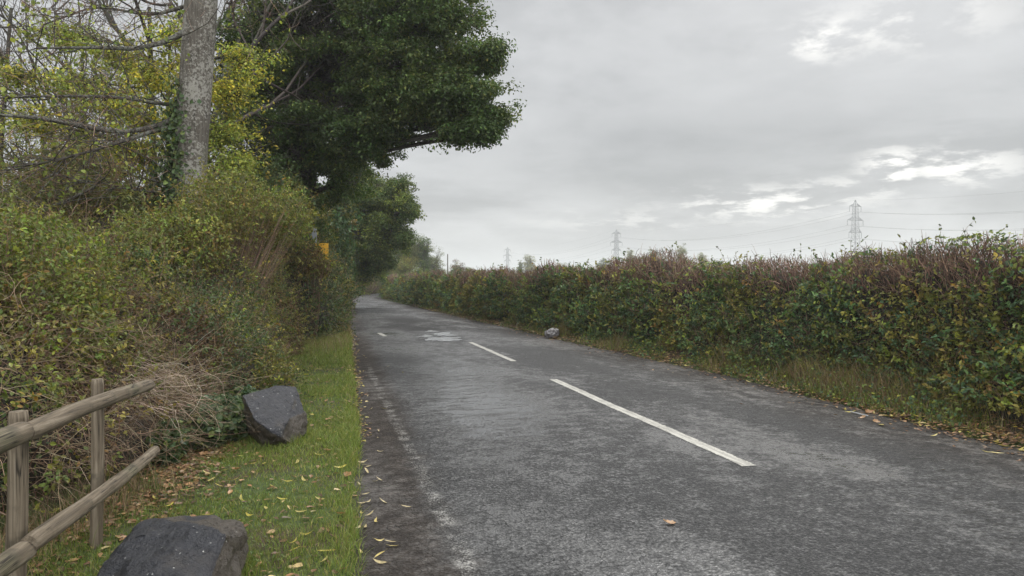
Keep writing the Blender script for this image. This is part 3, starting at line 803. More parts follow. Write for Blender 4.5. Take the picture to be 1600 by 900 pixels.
# the big oak over the lane
ob = [(a(480, 60, 21), (2.4, 2.6, 1.9)), (a(600, 40, 20), (2.2, 2.4, 1.5)), (a(690, 40, 19.5), (1.5, 1.8, 1.0)), (a(748, 88, 19), (.75, 1.1, .52)),
      (a(640, 110, 19.5), (1.7, 2.0, .95)), (a(735, 160, 18.6), (.95, 1.2, .58)), (a(765, 182, 18.4), (.48, .7, .36)), (a(745, 205, 18.4), (.35, .5, .22)), (a(670, 155, 19), (.75, 1.2, .5)),
      (a(470, 170, 21), (2.0, 2.4, 1.5)), (a(560, 170, 20.5), (1.35, 1.8, 1.2)), (a(470, 260, 22), (1.6, 2.2, 1.2)), (a(540, 235, 21.5), (.95, 1.6, .75)), (a(420, 110, 22), (1.2, 2, 2.0)), (a(540, 290, 23), (.8, 1.6, .7)), (a(430, 300, 22.5), (1.1, 1.6, 1.1)),
      (a(655, 172, 19.1), (.8, 1.0, .36)), (a(700, 172, 18.8), (.7, .9, .30)), (a(752, 208, 18.3), (.5, .6, .24)), (a(722, 212, 18.4), (.3, .5, .16)), (a(630, 150, 19.6), (1.0, 1.4, .7)), (a(520, 110, 20.5), (1.6, 1.8, 1.3)), (a(420, 200, 21.5), (1.3, 1.8, 1.3)), (a(605, 205, 19.8), (.9, 1.1, .55)), (a(650, 172, 19.2), (1.0, 1.2, .5)), (a(690, 152, 19.0), (.9, 1.0, .45)), (a(560, 225, 20.5), (.9, 1.2, .6)), (a(700, 182, 18.9), (.55, .9, .25)), (a(775, 95, 18.9), (.4, .7, .35)), (a(585, 245, 20.6), (.45, .9, .4)), (a(700, 120, 19.2), (1.0, 1.2, .6)), (a(500, -90, 21), (3.0, 3.0, 2.2)), (a(620, -80, 20.5), (2.6, 2.6, 1.6)), (a(400, -120, 23), (2.4, 2.6, 2.2)), (a(470, 345, 23.5), (.9, 1.4, .8))]
crown_tree('oak_tree', 'huge dark green oak whose branches hang out over the road', [a(468, 560, 23) * [1, 1, 0], a(470, 380, 23), a(480, 250, 22.5), a(500, 120, 21.5), a(515, -80, 21)], .48, .14, ob, 4700, .23, 66, .09, [OAKG, OAKL, OAKG, OAKL], 3, shell=.5, flat=.6, sub=13,
           extra_limbs=[([a(490, 210, 22), a(580, 175, 20.5), a(660, 160, 19.4), a(710, 166, 18.8), a(752, 178, 18.4)], .07, .008), ([a(495, 150, 22), a(600, 110, 20), a(680, 90, 19.4), a(735, 92, 18.9)], .11, .012)])
# next tree along the lane
tb = [(a(585, 310, 44), (1.9, 2.2, 1.4)), (a(618, 310, 42), (1.1, 1.6, 1.1)), (a(640, 330, 41.5), (.55, .9, .6)), (a(560, 370, 45), (1.8, 2.2, 1.8)), (a(605, 360, 43), (1.2, 1.8, 1.2)), (a(628, 375, 42.5), (.6, 1.0, .7)), (a(555, 290, 46), (1.6, 2, 1.4)), (a(562, 418, 47), (1.7, 2.0, 1.4)), (a(590, 405, 45), (1.1, 1.6, .9)), (a(530, 340, 47), (1.8, 2, 2.2)), (a(532, 405, 46), (1.4, 1.8, 1.7))]
crown_tree('lane_tree', 'rounded green tree leaning over the lane beyond the huge oak', [a(516, 470, 46) * [1, 1, 0], a(520, 400, 46), a(545, 340, 45), a(580, 290, 44)], .38, .08, tb, 2500, .27, 60, .125, [OAKL, OAKG, OAKL, MIDG], 13, far=True, sub=20,
           extra_limbs=[([a(533, 370, 45.5), a(537, 340, 44), a(555, 318, 43.5), a(575, 312, 43)], .12, .03), ([a(541, 350, 45), a(562, 333, 44), a(590, 335, 43)], .10, .03)])
PALE = [((0.156, 0.179, 0.068), 2), ((0.218, 0.234, 0.090), 1), ((0.109, 0.140, 0.053), 2)]
DPALE = [((0.240, 0.240, 0.102), 2), ((0.300, 0.282, 0.120), 1), ((0.168, 0.180, 0.084), 1)]
def far_tree(px, top, D, w, label, pals, seed, base=None, name='field_tree', nc=230, per=60, group=None):
    g = at(px, 440, D); ztop = at(px, top, D)[2]; W = w / F * D / 2
    z0 = ztop * .06
    bl = []
    gg = np.random.default_rng(seed)
    for i in range(5):
        o = gg.uniform(-.55, .55, 2) * W
        zc = z0 + (ztop - z0) * gg.uniform(.28, .68)
        bl.append((np.array([g[0] + o[0], g[1] + o[1], zc]), np.array([W * .55, W * .55, (ztop - z0) * .30])))
    bl.append((np.array([g[0], g[1], ztop - (ztop - z0) * .33]), np.array([W * .5, W * .5, (ztop - z0) * .33])))
    crown_tree(name, label, [(g[0], g[1], 0), (g[0] + .1, g[1], ztop * .35), (g[0], g[1], ztop * .8)], max(.15, ztop * .022), .05, bl, nc, W * .19, per, .0085 * D ** .6 * 1.3 * max(.5, W / 4), pals, seed, far=True, sides=7, tk=12, group=group, twig_r=.03)
far_tree(632, 356, 92, 78, 'broad pale olive tree behind the far end of the clipped hedge', [PALE, PALE, OAKL], 21, nc=460, per=80)
far_tree(662, 369, 90, 34, 'narrow darker green tree right of the broad pale olive tree', [OAKL, OAKG], 22, nc=300, per=70)
far_tree(682, 388, 112, 46, 'small pale green tree just left of the telegraph pole', [PALE], 23)
far_tree(712, 406, 150, 34, 'low brown autumn tree just right of the telegraph pole', [BROWN, OLIVE], 24)
far_tree(733, 416, 230, 30, 'tiny low green tree on the horizon left of the farthest pylon', [PALE], 25)
far_tree(812, 401, 240, 16, 'small slender pale tree just right of the farthest pylon', [PALE], 26)
far_tree(829, 394, 240, 28, 'round pale yellow tree beyond the hedge near the farthest pylon', [DPALE], 27)
far_tree(872, 410, 210, 30, 'low greyish tree top between the pale yellow tree and the middle pylon', [PALE, OLIVE], 28)
far_tree(944, 400, 320, 26, 'low dark tree just left of the middle pylon', [OAKL], 29)
far_tree(984, 384, 260, 26, 'pale yellowish tree standing just right of the middle pylon', [DPALE, PALE], 30)
far_tree(1023, 388, 330, 28, 'rounded grey green tree between two yellowish trees over the hedge', [OAKL], 32)
far_tree(1066, 376, 240, 30, 'tallest pale yellow green tree showing over the hedge top', [DPALE, PALE], 33)
far_tree(1095, 390, 280, 24, 'small yellowish tree top right of the tallest pale tree over the hedge', [DPALE], 34)

far_tree(634, 402, 86, 74, 'low spreading olive scrub just behind the far end of the clipped hedge', [OLIVE, PALE, MIDG], 35, nc=420, per=70)
far_tree(604, 385, 80, 60, 'broad olive tree standing just behind the right edge of the rounded lane tree', [PALE, OLIVE, OAKL], 36, nc=420, per=80)
blob_bush('bend_bush', 'yellowish brown bush on the outside of the bend where the road vanishes', 'bush', [(a(574, 446, 95), (2.6, 2.2, 2.3)), (a(604, 445, 102), (3.0, 2.2, 2.4)), (a(556, 444, 84), (1.8, 1.8, 2.4))], 14000, [OLIVE, YEL[2:] + OLIVE, MIDG, BROWN], .035, 37, None, .6, 200, .2, M_FAR)
blob_bush('hawthorn_bush', 'small olive leaved bush hiding the lower half of the yellow sign', 'bush', [(a(478, 412, 18.6), (.5, .7, .42)), (a(500, 420, 18.8), (.3, .5, .26))], 5200, [OLIVE, BROWN, OLIVE, MIDG], .04, 38, None, .62, 150)
# ---- big mottled trunk with ivy and long low branches
def mottled_tree():
    D = 12.0
    base = a(288, 560, D) * [1, 1, 0]
    root = empty('mottled_trunk_tree', base, 'tall tree with pale mottled bark and ivy up its left side', 'tree')
    mb = MB()
    P = spline([base, a(292, 420, D), a(295, 320, D), a(302, 200, D), a(309, 100, D), a(316, 0, D), a(325, -120, D), a(330, -300, D)], 60)
    th = np.linspace(0, 2 * math.pi, 28, endpoint=False)
    r = np.interp(P[:, 2], [0, .6, 2.8, 6, 9.5], [.36, .29, .25, .25, .2])
    V = []
    for p, rr in zip(P, r):
        q = np.stack([np.cos(th), np.sin(th), np.full_like(th, p[2] * .5)], -1)
        rad = rr * (1 + .07 * noise(q * [1.5, 1.5, 1], 1.3, 4) + .03 * noise(q * [5, 5, 1], 1, 6))
        V.append(np.stack([p[0] + np.cos(th) * rad, p[1] + np.sin(th) * rad, np.full_like(th, p[2])], -1))
    V = np.array(V).reshape(-1, 3); n = 28
    f = [[i * n + j, i * n + (j + 1) % n, (i + 1) * n + (j + 1) % n, (i + 1) * n + j] for i in range(len(P) - 1) for j in range(n)]
    mb.add(V, f, smooth=True)
    part(mb, 'trunk', M_BARK, root)
    mb = MB(); T1, T2 = [], []
    B = [([a(292, 50, 12), a(262, 66, 11.8), a(215, 78, 11.4), a(150, 75, 11.0), a(60, 76, 10.6)], .065, .02),
         ([a(295, 10, 12), a(240, 26, 12), a(150, 10, 11.6), a(70, 40, 11)], .04, .012),
         ([a(290, 165, 12), a(250, 163, 12), a(190, 152, 11.6), a(90, 150, 11.2), a(-30, 155, 10.8)], .045, .018),
         ([a(288, 180, 12), a(250, 198, 11.9), a(190, 208, 11.4), a(120, 196, 11), a(60, 184, 10.5), a(-40, 178, 10)], .07, .02),
         ([a(288, 195, 12), a(238, 206, 11.7), a(185, 224, 11.2), a(130, 240, 10.8), a(70, 255, 10.5), a(10, 262, 10)], .05, .012),
         ([a(150, 292, 11.6), a(95, 318, 11), a(40, 336, 10.5), a(-20, 352, 10)], .03, .015),
         ([a(318, 5, 12), a(360, -20, 12.2), a(420, -60, 12.5)], .06, .03),
         ([a(285, 300, 12), a(225, 300, 11.6), a(150, 285, 11.4), a(90, 275, 11)], .022, .01)]
    for i, (pts, ra, rb) in enumerate(B):
        LP = limb(mb, pts, ra * .78, rb * .78, 8, 30, rough=.2, seed=i)
        LP2 = LP + np.stack([noise(LP, 2.5, i) * .03, noise(LP, 2.5, i + 9) * .03, noise(LP, 2.5, i + 19) * .03], -1)
        m = 26; j = rng.integers(6, 30, m)
        d = unit(np.gradient(LP, axis=0))[j] * .6 + rng.normal(0, .6, (m, 3)) + [0, 0, .15]
        T1.append(twigs(mb, LP[j], d, rng.uniform(.5, 1.5, m), .011, pick(TW_BR, m), 6, .2))
    part(mb, 'branches', bark_mat('branch_bark', (.06, .05, .042), (.15, .14, .115), .5, (.26, .27, .23)), root)
    mb = MB(); T1 = np.concatenate(T1)
    st_ = T1[:, 2:].reshape(-1, 3); m = len(st_)
    T2 = twigs(mb, st_, rng.normal(0, .7, (m, 3)) + [-.2, 0, .1], rng.uniform(.25, .8, m), .004, pick(TW_BR, m), 5, .22)
    s3 = T2[:, 3:].reshape(-1, 3); m = len(s3)
    twigs(mb, s3, rng.normal(0, .7, (m, 3)), rng.uniform(.12, .35, m), .0024, pick(TW_BR, m), 4, .2)
    part(mb, 'twigs', M_TWIG, root)
    # sparse hanging-on leaves: pale green rounded and a few red
    mb = MB(); tp = T2[:, -1]; tp = tp[rng.random(len(tp)) < .6]
    tp = np.repeat(tp, 3, 0) + rng.normal(0, .06, (len(tp) * 3, 3)); n = len(tp)
    u, nr = orient(runit(n), n); L = .075 * rng.uniform(.6, 1.2, n)
    mb.leaves(tp, u, nr, L, L * .8, pick(LIME[:1] + MIDG + YEL[2:3], n), six=True)
    part(mb, 'crown', M_LEAF, root)
    # ivy on the trunk
    mb = MB(); n = 3600
    z = rng.beta(1.3, 1.3, n) * 4.0 + .9
    k = rng.random(n) < np.clip(1.1 - np.maximum(z - 3.6, 0) * .75, 0, 1)
    z = z[k]; n = len(z)
    ang = rng.normal(math.pi * 1.06, .62, n)
    cx = np.interp(z, P[:, 2], P[:, 0]); cy = np.interp(z, P[:, 2], P[:, 1])
    out = np.stack([np.cos(ang), np.sin(ang), ang * 0], -1)
    Q = np.stack([cx, cy, z], -1) + out * (.27 + rng.exponential(.10, n))[:, None]
    u, nr = orient(out, n, 1, .3, .6); L = .075 * rng.uniform(.6, 1.2, n)
    mb.leaves(Q, u, nr, L, L * .9, pick([((.045, .09, .035), 3), ((.08, .13, .045), 2), ((.15, .2, .06), .8), ((.035, .06, .026), 2)], n), six=True)
    part(mb, 'ivy', M_LEAF, root)
mottled_tree()

# ---- leafless trees behind
def bare_tree(px, D, h, r, label, seed, levels=5, lean=(0, 0), leaf=None, frac=.1, first=.35, size=.06, col=None, per=2):
    base = at(px, 440, D) * [1, 1, 0]
    root = empty('bare_tree', base, label, 'tree', None)
    g = np.random.default_rng(seed)
    mb = MB(); top = base + [lean[0], lean[1], h * .75]
    TP = limb(mb, [base, base * .6 + top * .4 + [g.normal(0, .2), g.normal(0, .2), 0], top], r, r * .35, 8, 16, rough=.1, seed=seed)
    part(mb, 'trunk', M_OAKBARK, root)
    mb = MB(); tips = []
    for i in range(9):
        j = int(g.uniform(first, 1) * 15); an = g.uniform(0, 6.28)
        br = branching(TP[j], (math.cos(an), math.sin(an), g.uniform(.3, 1.1)), h * g.uniform(.22, .38), r * .42, levels - 1, (4, 5, 4, 3), seed * 31 + i, rmin=.0019 * max(1, D / 10))
        for lv, (p, rr) in enumerate(br):
            mb.tubes(p, rr, pick(col or [((.06, .05, .043), 2), ((.09, .078, .065), 2)], len(p)), 5 if lv < 2 else 3)
        tips.append(br[-1][0][:, 3:].reshape(-1, 3))
    part(mb, 'branches', M_TWIG, root)
    if leaf:
        tp = np.concatenate(tips); tp = tp[rng.random(len(tp)) < frac]; tp = np.repeat(tp, per, 0) + rng.normal(0, .07, (len(tp) * per, 3)); n = len(tp)
        mb = MB(); u, nr = orient(runit(n), n); L = size * rng.uniform(.6, 1.3, n)
        mb.leaves(tp, u, nr, L, L * .62, pick(leaf, n))
        part(mb, 'crown', M_LEAF, root)

RED = [((.16, .05, .03), 1), ((.12, .07, .035), 1)]
bare_tree(20, 15, 9.5, .10, 'slim bare grey tree at the far left edge with a few reddish leaves', 101, leaf=RED + OLIVE[:2], frac=.05)
bare_tree(185, 17, 10, .16, 'dark crooked bare trunk half way between the left edge and the mottled trunk', 102, lean=(2.6, .5), leaf=OLIVE + LIME[2:], frac=.10)
bare_tree(130, 22, 11, .13, 'thin grey bare tree behind the long low branches of the mottled tree', 103, leaf=OLIVE, frac=.06)
bare_tree(235, 20, 12, .14, 'bare tree with dull yellow leaves standing just left behind the mottled trunk', 104, leaf=YEL[2:] + OLIVE, frac=.25, size=.08)
bare_tree(-70, 20, 10, .15, 'leafless tree with a dense fine crown at the left frame edge', 105, leaf=OLIVE[:2], frac=.05)
bare_tree(345, 33, 13, .15, 'grey bare crown seen between the mottled trunk and the oak', 106, leaf=OLIVE, frac=.10)
bare_tree(70, 27, 11, .16, 'hazy fine twigged bare tree farthest behind on the left', 107, leaf=OLIVE[:1], frac=.03)

# yellow-leaved understorey tree behind the mottled trunk
yb = [(a(300, 140, 14.5), (.5, .8, .5)), (a(70, 200, 13.6), (.7, .9, .4)), (a(110, 60, 14.6), (.7, .9, .3)), (a(30, 120, 14), (.6, .8, .3)), (a(230, 190, 14), (.6, .8, .4)), (a(190, 90, 14.6), (.6, .8, .3)), (a(120, 130, 14), (.75, .9, .32)), (a(175, 165, 14), (.75, .9, .35)), (a(235, 120, 14.5), (.65, .9, .5)), (a(265, 60, 14.5), (.4, .6, .35)), (a(365, 150, 14.8), (.55, .8, .55)), (a(350, 215, 14.8), (.6, .8, .4)), (a(380, 90, 15), (.4, .6, .4)), (a(365, 260, 14.6), (.45, .7, .4)), (a(200, 235, 14.2), (.8, .9, .5)), (a(140, 260, 14), (.7, .9, .4))]
crown_tree('yellow_maple', 'slender understorey tree with yellow green leaves either side of the mottled trunk', [a(285, 520, 15) * [1, 1, 0], a(270, 330, 15), a(262, 200, 15), a(268, 40, 15)], .08, .02, yb, 640, .25, 42, .08, [YEL, YEL[2:] + MIDG, YEL, YEL[2:] + LIME], 43, shell=.6, wl=.5, twig_r=.006, flat=.5)
# grey-green drooping willow scrub
wb = [(a(60, 300, 12.5), (.9, 1.0, .6)), (a(150, 330, 12), (.9, 1.0, .5)), (a(20, 350, 11), (.9, 1, .5)), (a(120, 270, 13), (.8, 1.0, .5))]
GREYG = [((0.170, 0.189, 0.078), 2), ((0.226, 0.235, 0.102), 1.5), ((0.133, 0.142, 0.056), 2)]
crown_tree('willow_scrub', 'grey green drooping willow scrub below the long low branches at left', [a(95, 520, 12.4) * [1, 1, 0], a(92, 400, 12.4), a(90, 290, 12.5)], .06, .02, wb, 430, .26, 70, .11, [GREYG, GREYG, OLIVE], 45, shell=.65, wl=.2, twig_r=.006, flat=.9)
# thin stems and shade in the wood
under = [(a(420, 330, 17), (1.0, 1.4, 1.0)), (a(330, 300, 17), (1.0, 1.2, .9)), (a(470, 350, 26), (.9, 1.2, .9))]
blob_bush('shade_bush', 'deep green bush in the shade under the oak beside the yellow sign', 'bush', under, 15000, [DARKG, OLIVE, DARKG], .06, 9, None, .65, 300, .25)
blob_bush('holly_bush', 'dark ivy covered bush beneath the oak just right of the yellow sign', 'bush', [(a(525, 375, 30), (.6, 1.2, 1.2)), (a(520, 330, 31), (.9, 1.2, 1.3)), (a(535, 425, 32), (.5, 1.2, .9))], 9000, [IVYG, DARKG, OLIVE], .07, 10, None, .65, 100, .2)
tag(bpy.data.objects['yellow_maple'], cat='tree')

# ------------------------------------------------------------------ fence
def wood_material():
    m, nt = newmat('weathered_wood'); t = NT(nt)
    co = t.n('ShaderNodeTexCoord').outputs['Object']
    gr = t.noise(t.mapping(co, (45, 45, 1.5)), 1, 5, .65, .4)
    bl = t.noise(co, 5, 4, .65)
    c = t.ramp(gr, [(.28, (.04, .031, .021)), (.5, (.135, .106, .073)), (.75, (.27, .228, .17))])
    c = t.mix(t.math('MULTIPLY', t.sm(bl, .5, .68), .7), c, (.06, .052, .036))
    c = t.mix(t.math('MULTIPLY', t.sm(t.noise(co, 2.2, 3), .5, .7), .45), c, (.10, .105, .055))
    spl = t.noise(t.mapping(co, (38, 38, .9)), 1, 3, .5, .2)
    split = t.math('MULTIPLY', t.math('SUBTRACT', 1.0, t.sm(t.math('ABSOLUTE', t.math('SUBTRACT', spl, .5)), .0, .03)), t.sm(t.noise(co, 3.5, 2), .45, .55))
    c = t.mix(split, c, (.018, .014, .01))
    kn = t.n('ShaderNodeTexVoronoi', ins={'Vector': t.mapping(co, (7, 7, 3.2)), 'Scale': 1.0}).outputs['Distance']
    c = t.mix(t.math('MULTIPLY', t.math('SUBTRACT', 1.0, t.sm(kn, .10, .22)), .7), c, (.035, .027, .018))
    b = t.n('ShaderNodeBsdfPrincipled', ins={'Base Color': c, 'Roughness': .75, 'Specular IOR Level': .3, 'Normal': t.bump(gr, .6, .008)})
    t.out(b.outputs[0]); return m
M_WOOD = wood_material()

def log(name, p0, p1, r0, r1, parent, seed, flat=1.0, bend=.012):
    """round timber along its own local z axis"""
    p0, p1 = np.array(p0), np.array(p1); L = np.linalg.norm(p1 - p0)
    k, n = 40, 18; z = np.linspace(0, L, k); th = np.linspace(0, 2 * math.pi, n, endpoint=False)
    V = []
    for i, zz in enumerate(z):
        f = i / (k - 1); r = r0 + (r1 - r0) * f
        q = np.stack([np.cos(th) * 1.2, np.sin(th) * 1.2, np.full(n, zz * 3)], -1)
        rr = r * (1 + .07 * noise(q, 1, seed) + .035 * noise(q * [3, 3, 1.5], 1, seed + 1))
        if i in (0, k - 1): rr = rr * .90
        bx, by = bend * math.sin(f * 3.1 + seed), bend * math.sin(f * 4.3 + seed * 2)
        V.append(np.stack([np.cos(th) * rr + bx, np.sin(th) * rr * flat + by, np.full(n, zz)], -1))
    V = np.array(V).reshape(-1, 3)
    f4 = [[i * n + j, i * n + (j + 1) % n, (i + 1) * n + (j + 1) % n, (i + 1) * n + j] for i in range(k - 1) for j in range(n)]
    mb = MB(); mb.add(V, f4, smooth=True)
    mb.f.append(np.array([list(range(n))[::-1]])); mb.sm.append(np.array([False]))
    mb.f.append(np.array([list(range((k - 1) * n, k * n))])); mb.sm.append(np.array([False]))
    o = mb.build(name, M_WOOD)
    d = Vector(p1 - p0).normalized()
    mw = Matrix.Translation(Vector(p0)) @ d.to_track_quat('Z', 'Y').to_matrix().to_4x4()
    o.parent = parent; o.matrix_parent_inverse = Matrix.Translation(parent.location).inverted(); o.matrix_basis = mw
    return o
fence = empty('rail_fence', (-1.3, 4.4, 0), 'weathered round rail fence of two posts and rails at the lower left', 'fence')
PX = -1.335
def on_line(px, py, X):
    r_ = (px - 800) / F; D = X / (r_ * ct + st)
    return at(px, py, D)
p = on_line(24, 643, PX); log('post', (p[0], p[1], -.25), p, .042, .040, fence, 1)
p = on_line(149, 592, PX); log('post', (p[0], p[1], -.25), p, .037, .034, fence, 2)
jU, jL = on_line(44, 674, -1.235), on_line(44, 853, -1.235)
eU, eL = on_line(233, 599, -1.215), on_line(244, 703, -1.215)
log('rail', jU - (eU - jU) * .02, eU, .042, .039, fence, 3)
log('rail', jL - (eL - jL) * .02, eL, .042, .037, fence, 4)
dU = (eU - jU) / np.linalg.norm(eU - jU)
log('rail', jU - dU * 1.9 + [-.01, 0, -.02], jU + [.0, -.02, -.008], .043, .046, fence, 5)
log('rail', jL - dU * 1.9 + [-.01, 0, .0], jL + [.0, -.02, -.004], .043, .045, fence, 6)

# ------------------------------------------------------------------ boulders
def rock_material():
    m, nt = newmat('dark_slate_rock'); t = NT(nt)
    co = t.n('ShaderNodeTexCoord').outputs['Object']
    c0 = t.n('ShaderNodeVertexColor', layer_name='col').outputs[0]
    n1 = t.noise(co, 9, 6, .7); n2 = t.noise(co, 3, 4, .6); n3 = t.noise(t.mapping(co, (4, 4, 1)), 12, 5, .7)
    c = t.mix(.65, c0, t.ramp(n1, [(.3, .45), (.55, 1.0), (.75, 1.5)]), 'MULTIPLY')
    c = t.mix(t.math('MULTIPLY', t.sm(n2, .52, .68), .45), c, (.06, .05, .04))
    v = t.n('ShaderNodeTexVoronoi', ins={'Vector': co, 'Scale': 30.0, 'Randomness': 1.0})
    fl = t.math('MULTIPLY', t.math('SUBTRACT', 1.0, t.sm(v.outputs['Distance'], .10, .18)), t.sm(t.noise(co, 7, 2), .55, .62))
    c = t.mix(fl, c, (.5, .5, .47))
    h = t.math('ADD', n1, t.math('MULTIPLY', n3, .4))
    b = t.n('ShaderNodeBsdfPrincipled', ins={'Base Color': c, 'Roughness': t.math('ADD', .34, t.math('MULTIPLY', n2, .3)), 'Specular IOR Level': .5, 'Normal': t.bump(h, 1.0, .045)})
    t.out(b.outputs[0]); return m
M_ROCK = rock_material()
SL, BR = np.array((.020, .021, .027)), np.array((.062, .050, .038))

def boulder(pts, label, viewdir, seed, amp=.012):
    pts = np.array(pts); bm = bmesh.new()
    for q in pts: bm.verts.new(q)
    bmesh.ops.convex_hull(bm, input=bm.verts)
    for v in [v for v in bm.verts if not v.link_faces]: bm.verts.remove(v)
    bmesh.ops.bevel(bm, geom=list(bm.edges), offset=.006, segments=1, affect='EDGES', profile=.6)
    bmesh.ops.triangulate(bm, faces=bm.faces)
    for _ in range(5):
        long = [e for e in bm.edges if e.calc_length() > .022]
        if not long: break
        bmesh.ops.subdivide_edges(bm, edges=long, cuts=1)
        bmesh.ops.triangulate(bm, faces=bm.faces)
    bm.normal_update(); bm.verts.ensure_lookup_table()
    co = np.array([v.co for v in bm.verts]); no = np.array([v.normal for v in bm.verts])
    d = fbm(co, 6, seed, 4) * amp * 1.4 - np.abs(noise(co * [1, 1, .5], 9, seed + 3)) * amp * 1.1
    d += (np.floor(noise(co, 4.0, seed + 8) * 4) / 4) * amp * 1.6 + (np.floor(noise(co * [1, 1, 2.5], 9, seed + 18) * 3) / 3) * amp * .8 + noise(co, 30, seed + 11) * amp * .35
    co2 = co + no * d[:, None]
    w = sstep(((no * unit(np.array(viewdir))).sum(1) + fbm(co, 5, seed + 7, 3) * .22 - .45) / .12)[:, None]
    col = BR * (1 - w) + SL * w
    faces = np.array([[v.index for v in f.verts] for f in bm.faces])
    bm.free()
    c = co.mean(0); c[2] = 0
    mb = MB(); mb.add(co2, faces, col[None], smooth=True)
    o = mb.build('boulder', M_ROCK, loc=c)
    try: o.data.set_sharp_from_angle(angle=R(38))
    except Exception: pass
    return tag(o, label, 'boulder')
# low boulder at the bottom of the picture
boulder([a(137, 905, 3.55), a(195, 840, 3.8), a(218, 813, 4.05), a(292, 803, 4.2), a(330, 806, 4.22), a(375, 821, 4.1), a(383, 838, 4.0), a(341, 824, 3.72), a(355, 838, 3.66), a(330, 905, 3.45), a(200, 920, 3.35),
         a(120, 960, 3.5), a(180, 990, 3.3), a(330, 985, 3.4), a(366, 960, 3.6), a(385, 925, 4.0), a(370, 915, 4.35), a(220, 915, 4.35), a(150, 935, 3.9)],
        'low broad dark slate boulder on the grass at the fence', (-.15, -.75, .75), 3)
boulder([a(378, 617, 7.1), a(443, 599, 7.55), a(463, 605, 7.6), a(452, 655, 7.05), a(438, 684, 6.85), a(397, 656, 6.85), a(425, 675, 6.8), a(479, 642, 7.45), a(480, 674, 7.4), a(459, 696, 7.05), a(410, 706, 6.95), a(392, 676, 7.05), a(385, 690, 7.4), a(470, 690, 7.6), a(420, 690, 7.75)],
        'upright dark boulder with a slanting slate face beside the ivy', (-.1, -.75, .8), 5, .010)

# ------------------------------------------------------------------ grass
def in_left_verge(n, y0, y1, power=1.0):
    u = rng.random(n)
    y = (y0 ** (1 - power) + u * (y1 ** (1 - power) - y0 ** (1 - power))) ** (1 / (1 - power)) if power != 1 else y0 * (y1 / y0) ** u
    xb = np.interp(y, LB[:, 1], LB[:, 0]) - .35
    x = xb + rng.random(n) * (el(y) + .03 - xb)
    return x, y

def blades(mb, x, y, h, w, C, lean=.5):
    n = len(x); z = gz(x, y) - .005
    P = np.stack([x, y, z], -1); an = rng.uniform(0, 6.283, n)
    s = np.stack([np.cos(an), np.sin(an), an * 0], -1); b = rng.uniform(0, 6.283, n)
    ln = np.stack([np.cos(b), np.sin(b), b * 0], -1) * (rng.uniform(.1, 1, n) * lean * h)[:, None]
    up = np.array([0, 0, 1.]) * h[:, None]; w = np.broadcast_to(w, (n,))[:, None]
    V = np.stack([P - s * w / 2, P + s * w / 2, P + ln * .35 + up * .6 + s * w * .4, P + ln + up * .95, P + ln * .35 + up * .6 - s * w * .4], 1)
    mb.add(V, [[0, 1, 2, 4]], C); mb.f.append((np.array([[4, 2, 3]])[None] + (np.arange(n) * 5)[:, None, None] + mb.n - n * 5).reshape(-1, 3)); mb.sm.append(np.zeros(n, bool))

GR = [((0.150, 0.208, 0.037), 3), ((0.192, 0.255, 0.050), 2.4), ((0.103, 0.154, 0.031), 1.8), ((0.274, 0.268, 0.077), .9), ((0.383, 0.309, 0.132), .45)]
mb = MB()
x, y = in_left_verge(120000, 3.0, 21.5, 1.25)
P2 = np.stack([x, y, x * 0], -1)
bare = fbm(P2, 1.3, 17, 3)
edge = el(y) - x; back = x - np.interp(y, LB[:, 1], LB[:, 0])
k = rng.random(len(x)) < np.clip(.25 + back * 1.8, .12, 1) * np.clip(1.1 + bare, .45, 1)
x, y, edge, bare = x[k], y[k], edge[k], bare[k]
h = rng.uniform(.018, .055, len(x)) * (1 + .9 * np.exp(-(edge / .14) ** 2)) * (1 + .5 * np.clip(bare, -.5, 1)) * np.where(y > 9, 1.15, 1)
blades(mb, x, y, h, .0035 * np.maximum(1, dist(np.stack([x, y], -1)) / 5) ** .9, pick(GR, len(x)), 1.1)
for b_ in [o_ for o_ in COL.objects if o_.name.startswith('boulder')]:
    vv = np.array([v.co for v in b_.data.vertices]) + np.array(b_.location); low = vv[vv[:, 2] < .10]
    q = low[rng.integers(0, len(low), 1500)]; cc = q[:, :2].mean(0); dd = unit(q[:, :2] - cc)
    xy = q[:, :2] + dd * rng.normal(.025, .03, (1500, 1))
    blades(mb, xy[:, 0], xy[:, 1], rng.uniform(.03, .13, 1500), .0045, pick(GR, 1500), .8)
o = mb.build('verge_grass', M_GRASS); tag(o, 'short mown grass on the left verge beside the road', 'grass', kind='stuff')
# clover and small weeds in the turf
mb = MB(); x, y = in_left_verge(9000, 3.0, 20, 1.3); k = fbm(np.stack([x, y, x * 0], -1), 1.8, 44, 2) > .1; x, y = x[k], y[k]; n = len(x)
P = np.stack([x, y, gz(x, y) + rng.uniform(.01, .035, n)], -1); u, nr = orient(np.tile([0, 0, 1.], (n, 1)), n, 1, .6, .5)
mb.leaves(P, u, nr, rng.uniform(.012, .03, n), rng.uniform(.01, .022, n), pick([((.08, .14, .03), 2), ((.12, .18, .045), 1)], n), six=True)
o = mb.build('verge_weeds', M_GRASS); tag(o, 'clover and low weeds scattered through the left verge turf', 'weeds', kind='stuff')
